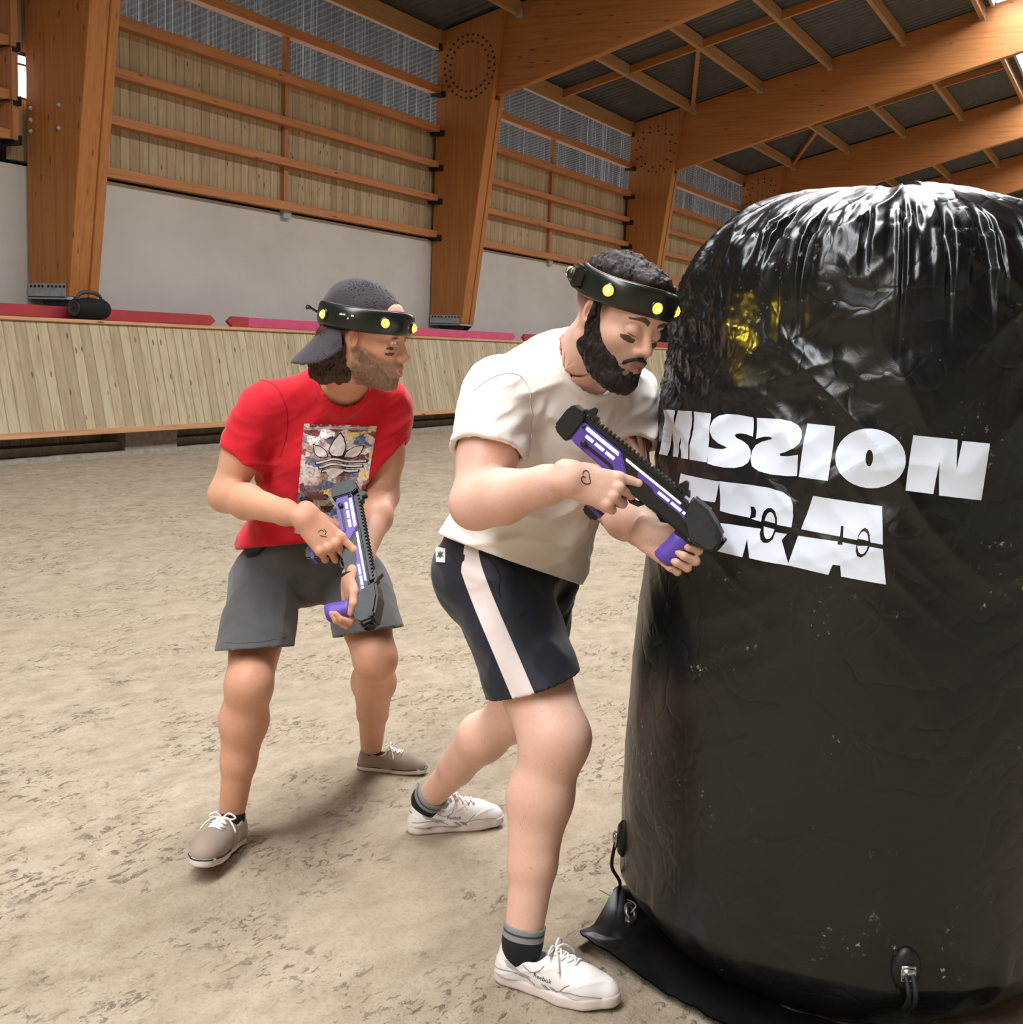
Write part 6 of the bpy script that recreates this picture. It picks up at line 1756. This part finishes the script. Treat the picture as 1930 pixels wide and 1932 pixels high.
def wave(y0, th, x0=905, x1=1292):
    xs = np.linspace(x0, x1, 12); f = lambda x: y0-34*np.exp(-((x-1040)/75)**2)*.7+.04*(1100-x)
    return [(x, f(x)) for x in xs]+[(x, f(x)+th) for x in xs[::-1]]
for k in range(3):
    chest('trefoil_stripe', leaf(wave(1424+k*34, 24, 905+k*22, 1292-k*30)), PK, .0036); chest('trefoil_stripe', leaf(wave(1428+k*34, 13, 912+k*22, 1285-k*30)), PW, .0048)
chest('trefoil_base', leaf([(985, 1500), (1040, 1478), (1110, 1500), (1070, 1530), (1030, 1552), (1000, 1528)]), PW, .0048)
for (y, a) in ((1180, 4), (1192, 2)): chest('print_line', leaf([(850, y-2), (1340, y+2), (1340, y+8), (850, y+5)]), PW, .0036)
# ---- grey shorts with a navy cord
t = cloth_mat('grey_jersey', srgb(92, 91, 92), 260, .9, .08); GRY = t.m
SB = Field(); SB.at(B['pc'], TB); SB.ell((-.005, 0, .0), (.130, .172, .115), .05).ell((0, 0, .08), (.12, .155, .10), .05)
SB.at().cone(B['rh'], mid(B['rh'], B['rk'], .95), .104, .110, .025).cone(B['lh'], mid(B['lh'], B['lk'], .95), .102, .106, .025)
brc2, brn2 = P(482, 1224, 3.30), cam_dir(.06, -.98, .10); blc2, bln2 = P(690, 1193, 3.45), cam_dir(.16, -.97, .10)
def shortsB(p):
    d = SB(p)-folds(p+1.7, B['pc'], TB, .7)
    d = shell(d, .010)
    nr = sd_cone(p, B['rh'], B['rk'], .1, .1) < sd_cone(p, B['lh'], B['lk'], .1, .1)
    d = np.maximum(d, np.where(nr, plane(p, brc2, brn2), plane(p, blc2, bln2)))
    return np.maximum(d, plane(p, B['pc']+np.array([0, 0, .10]), cam_dir(0, 1, 0)))
lo, hi = SB.bounds(.02)
shB = sdf_obj('shorts', shortsB, lo, hi, .005, GRY, person_r)
NAV = plain('navy_cord', srgb(22, 28, 44), .8)
pts = [hit(shortsB, x, y, 3.0, 3.8) for x, y in ((504, 1030), (496, 1038), (484, 1046), (468, 1050))]; pts = spline(pts, 12); g_ = grad(shortsB, pts); MB().tube(pts+g_*.006, .0075, 8, flat=.5).build('drawstring', NAV, shB, True)
HEMC = plain('grey_hem_stitch', srgb(78, 77, 78), .9)
seam('seam', shortsB, [(424, 1213), (450, 1214), (480, 1212), (510, 1208), (540, 1202)], 3.0, 3.6, .0011, HEMC, shB)
COREB = Field(); COREB.it = [i for i in FB.it if i[5] == 1]
RULB = [(outB, coverB, .018), (lambda p: SB(p)-folds(p+1.7, B['pc'], TB, .7), lambda p: (np.where(sd_cone(p, B['rh'], B['rk'], .1, .1) < sd_cone(p, B['lh'], B['lk'], .1, .1), plane(p, brc2, brn2), plane(p, blc2, bln2)) < -.008) & (plane(p, B['pc']+np.array([0, 0, .10]), cam_dir(0, 1, 0)) < 0), .012)]
BODY_B()
# ---- shoes
SUE = cloth_mat('taupe_canvas', srgb(158, 140, 126), 500, .9, .06).m
STY_B = dict(upper=SUE, sole=plain('white_rubber', srgb(226, 220, 214), .6, 0, .3, .08, 14, .05), lace=LAC, sole_h=.026, seams=None, rows=[.040, .056, .072, .088], line=plain('dark_sole_line', srgb(40, 34, 34), .7), spring=.010)
bR, buR, boR, bRR, bsR = wear(person_r, FBR, -1, STY_B); bL, buL, boL, bRL, bsL = wear(person_r, FBL, 1, STY_B)
SOCK_B = plain('black_sock', (.012, .012, .013, 1), .9)
for k_, a_, f_ in (('rk', 'ra', FBR), ('lk', 'la', FBL)):
    S = Field().at(f_[0], f_[1], f_[2]); S.cone((-.045, 0, .05), (-.045, 0, .088), .035, .0365, .01)
    lo, hi = S.bounds(.01); sdf_obj('sock', S, lo, hi, .004, SOCK_B, person_r)
for q in (boR, boL): FEET.append((q[0], q[1], .17, .0))
# pen scribble on the hand and a thin band on the wrist
for ln in ([(600, 1004), (606, 1000), (611, 1003)], [(603, 1010), (610, 1012), (617, 1013)], [(612, 998), (615, 1004), (613, 1009)]):
    pts = project(FB, spline(hits(FB, ln, 2.7, 3.4), 12), 3); MB().tube(pts, .0011, 6).build('pen_scribble', INK, person_r, True)
wr = B['lw']-blx*.012
MB().tube([wr+BLH[:, 1]*.030*math.cos(a)+BLH[:, 2]*.025*math.sin(a) for a in np.linspace(0, 2*PI, 28, endpoint=False)], .003, 8, closed=True, flat=1.6).build('wristband', HANG, person_r, True)
# ================================================================== things lying on top of the kickboard
def plank(px0, px1, y, z0, h, th, mats, label, tip=.16):
    a = onY(px0[0], px0[1], y)[0]; b = onY(px1[0], px1[1], y)[0]
    o = empty('jump_plank', ((a+b)/2, y, z0), label, 'plank', 'painted jump planks on the kickboard')
    zc = z0+h/2
    def seg(x0, x1, pts, m, nm):
        MB().prism([(x, y-th/2, z) for x, z in pts], (0, th, 0)).build(nm, m, o, bevel=.008)
    seg(a, b, [(a+tip*.6, z0), (b-tip*.6, z0), (b, zc), (b-tip*.6, z0+h), (a+tip*.6, z0+h), (a, zc)], mats[0], 'plank_body')
    if len(mats) > 1:
        MB().prism([(x, y-th/2-.004, z) for x, z in [(a+tip*.6, z0-.002), (a+tip*2.6, z0-.002), (a+tip*2.6, z0+h+.002), (a+tip*.6, z0+h+.002), (a-.004, zc)]], (0, th+.008, 0)).build('painted_end', mats[1], o, bevel=.006)
RED1 = plain('dark_red_paint', srgb(168, 58, 66), .5, 0, .4, .06, 5)
RED2 = plain('pink_red_paint', srgb(206, 84, 122), .5, 0, .4, .05, 5)
plank((-260, 576), (405, 608), 10.885, 1.537, .135, .05, [RED1], 'dark red painted plank lying behind the black speaker')
plank((427, 612), (971, 640), 10.885, 1.537, .135, .05, [RED2, RED1], 'pink painted plank passing behind the head of the man in red')
plank((984, 640), (1300, 655), 10.885, 1.537, .135, .05, [RED1], 'dark red plank end just left of the shoulder of the man in white')
# portable speaker
c0 = onY(169, 589, 10.70)
sp = empty('portable_speaker', (c0[0], 10.70, 1.540), 'black barrel-shaped portable speaker with a carry handle on the kickboard rail', 'speaker')
L_, r_ = .255, .118
ax = unit(np.array([1, .12, 0])); ay = np.array([0, 0, 1.0]); az = np.cross(ax, ay); cc = np.array([c0[0], 10.70, 1.540+r_])
SPK = plain('black_speaker_mesh', (.006, .006, .007, 1), .75, 0, .3, .2, 60, .3)
SPG = plain('dark_grey_speaker_trim', (.03, .03, .032, 1), .45)
prof = [(.06, -L_), (.095, -L_+.004), (.108, -L_+.03), (r_, -L_*.45), (r_*1.02, 0), (r_, L_*.45), (.108, L_-.03), (.095, L_-.004), (.06, L_)]
MB().lathe(prof, cc, ay, az, ax, 40).build('speaker_body', SPK, sp, True)
for s in (-1, 1):
    MB().lathe([(.088, 0), (.088, .006), (.070, .008), (.066, .002), (.02, .004)], cc+ax*s*L_, ay, az*s, ax*s, 32).build('bass_cone', SPG, sp, True)
    MB().obox(cc+ax*s*(L_+.004), ay, az, ax, (.018, .026, .004)).build('badge', HANG, sp, bevel=.004)
hp = [cc+ax*x+ay*z for x, z in ((-.205, .095), (-.17, .150), (-.09, .178), (0, .184), (.09, .178), (.17, .150), (.205, .095))]
MB().tube(spline(hp, 30), .014, 10, flat=1.6).build('carry_handle', SPG, sp, True)
MB().lathe([(.03, 0), (.034, .01), (.034, .03), (.026, .04)], cc+ax*-.205+ay*.080, ax, az, ay, 16).lathe([(.03, 0), (.034, .01), (.034, .03), (.026, .04)], cc+ax*.205+ay*.080, ax, az, ay, 16).build('handle_hinge', SPG, sp, True)
for x in (-.12, .12): MB().box((cc[0]+x-.04, 10.69, 1.540), (cc[0]+x+.04, 10.75, 1.552)).build('rubber_foot', SPG, sp)
make_floor()
w = bpy.data.worlds.new('outside_sky'); scene.world = w; w.use_nodes = True
bg = w.node_tree.nodes['Background']; bg.inputs[0].default_value = (.92, .95, 1.0, 1); bg.inputs[1].default_value = 1.0
scene.cycles.use_denoising = True
scene.cycles.max_bounces = 8; scene.cycles.diffuse_bounces = 4; scene.cycles.transparent_max_bounces = 16
scene.cycles.sample_clamp_indirect = 6.0
scene.view_settings.exposure = 1.0
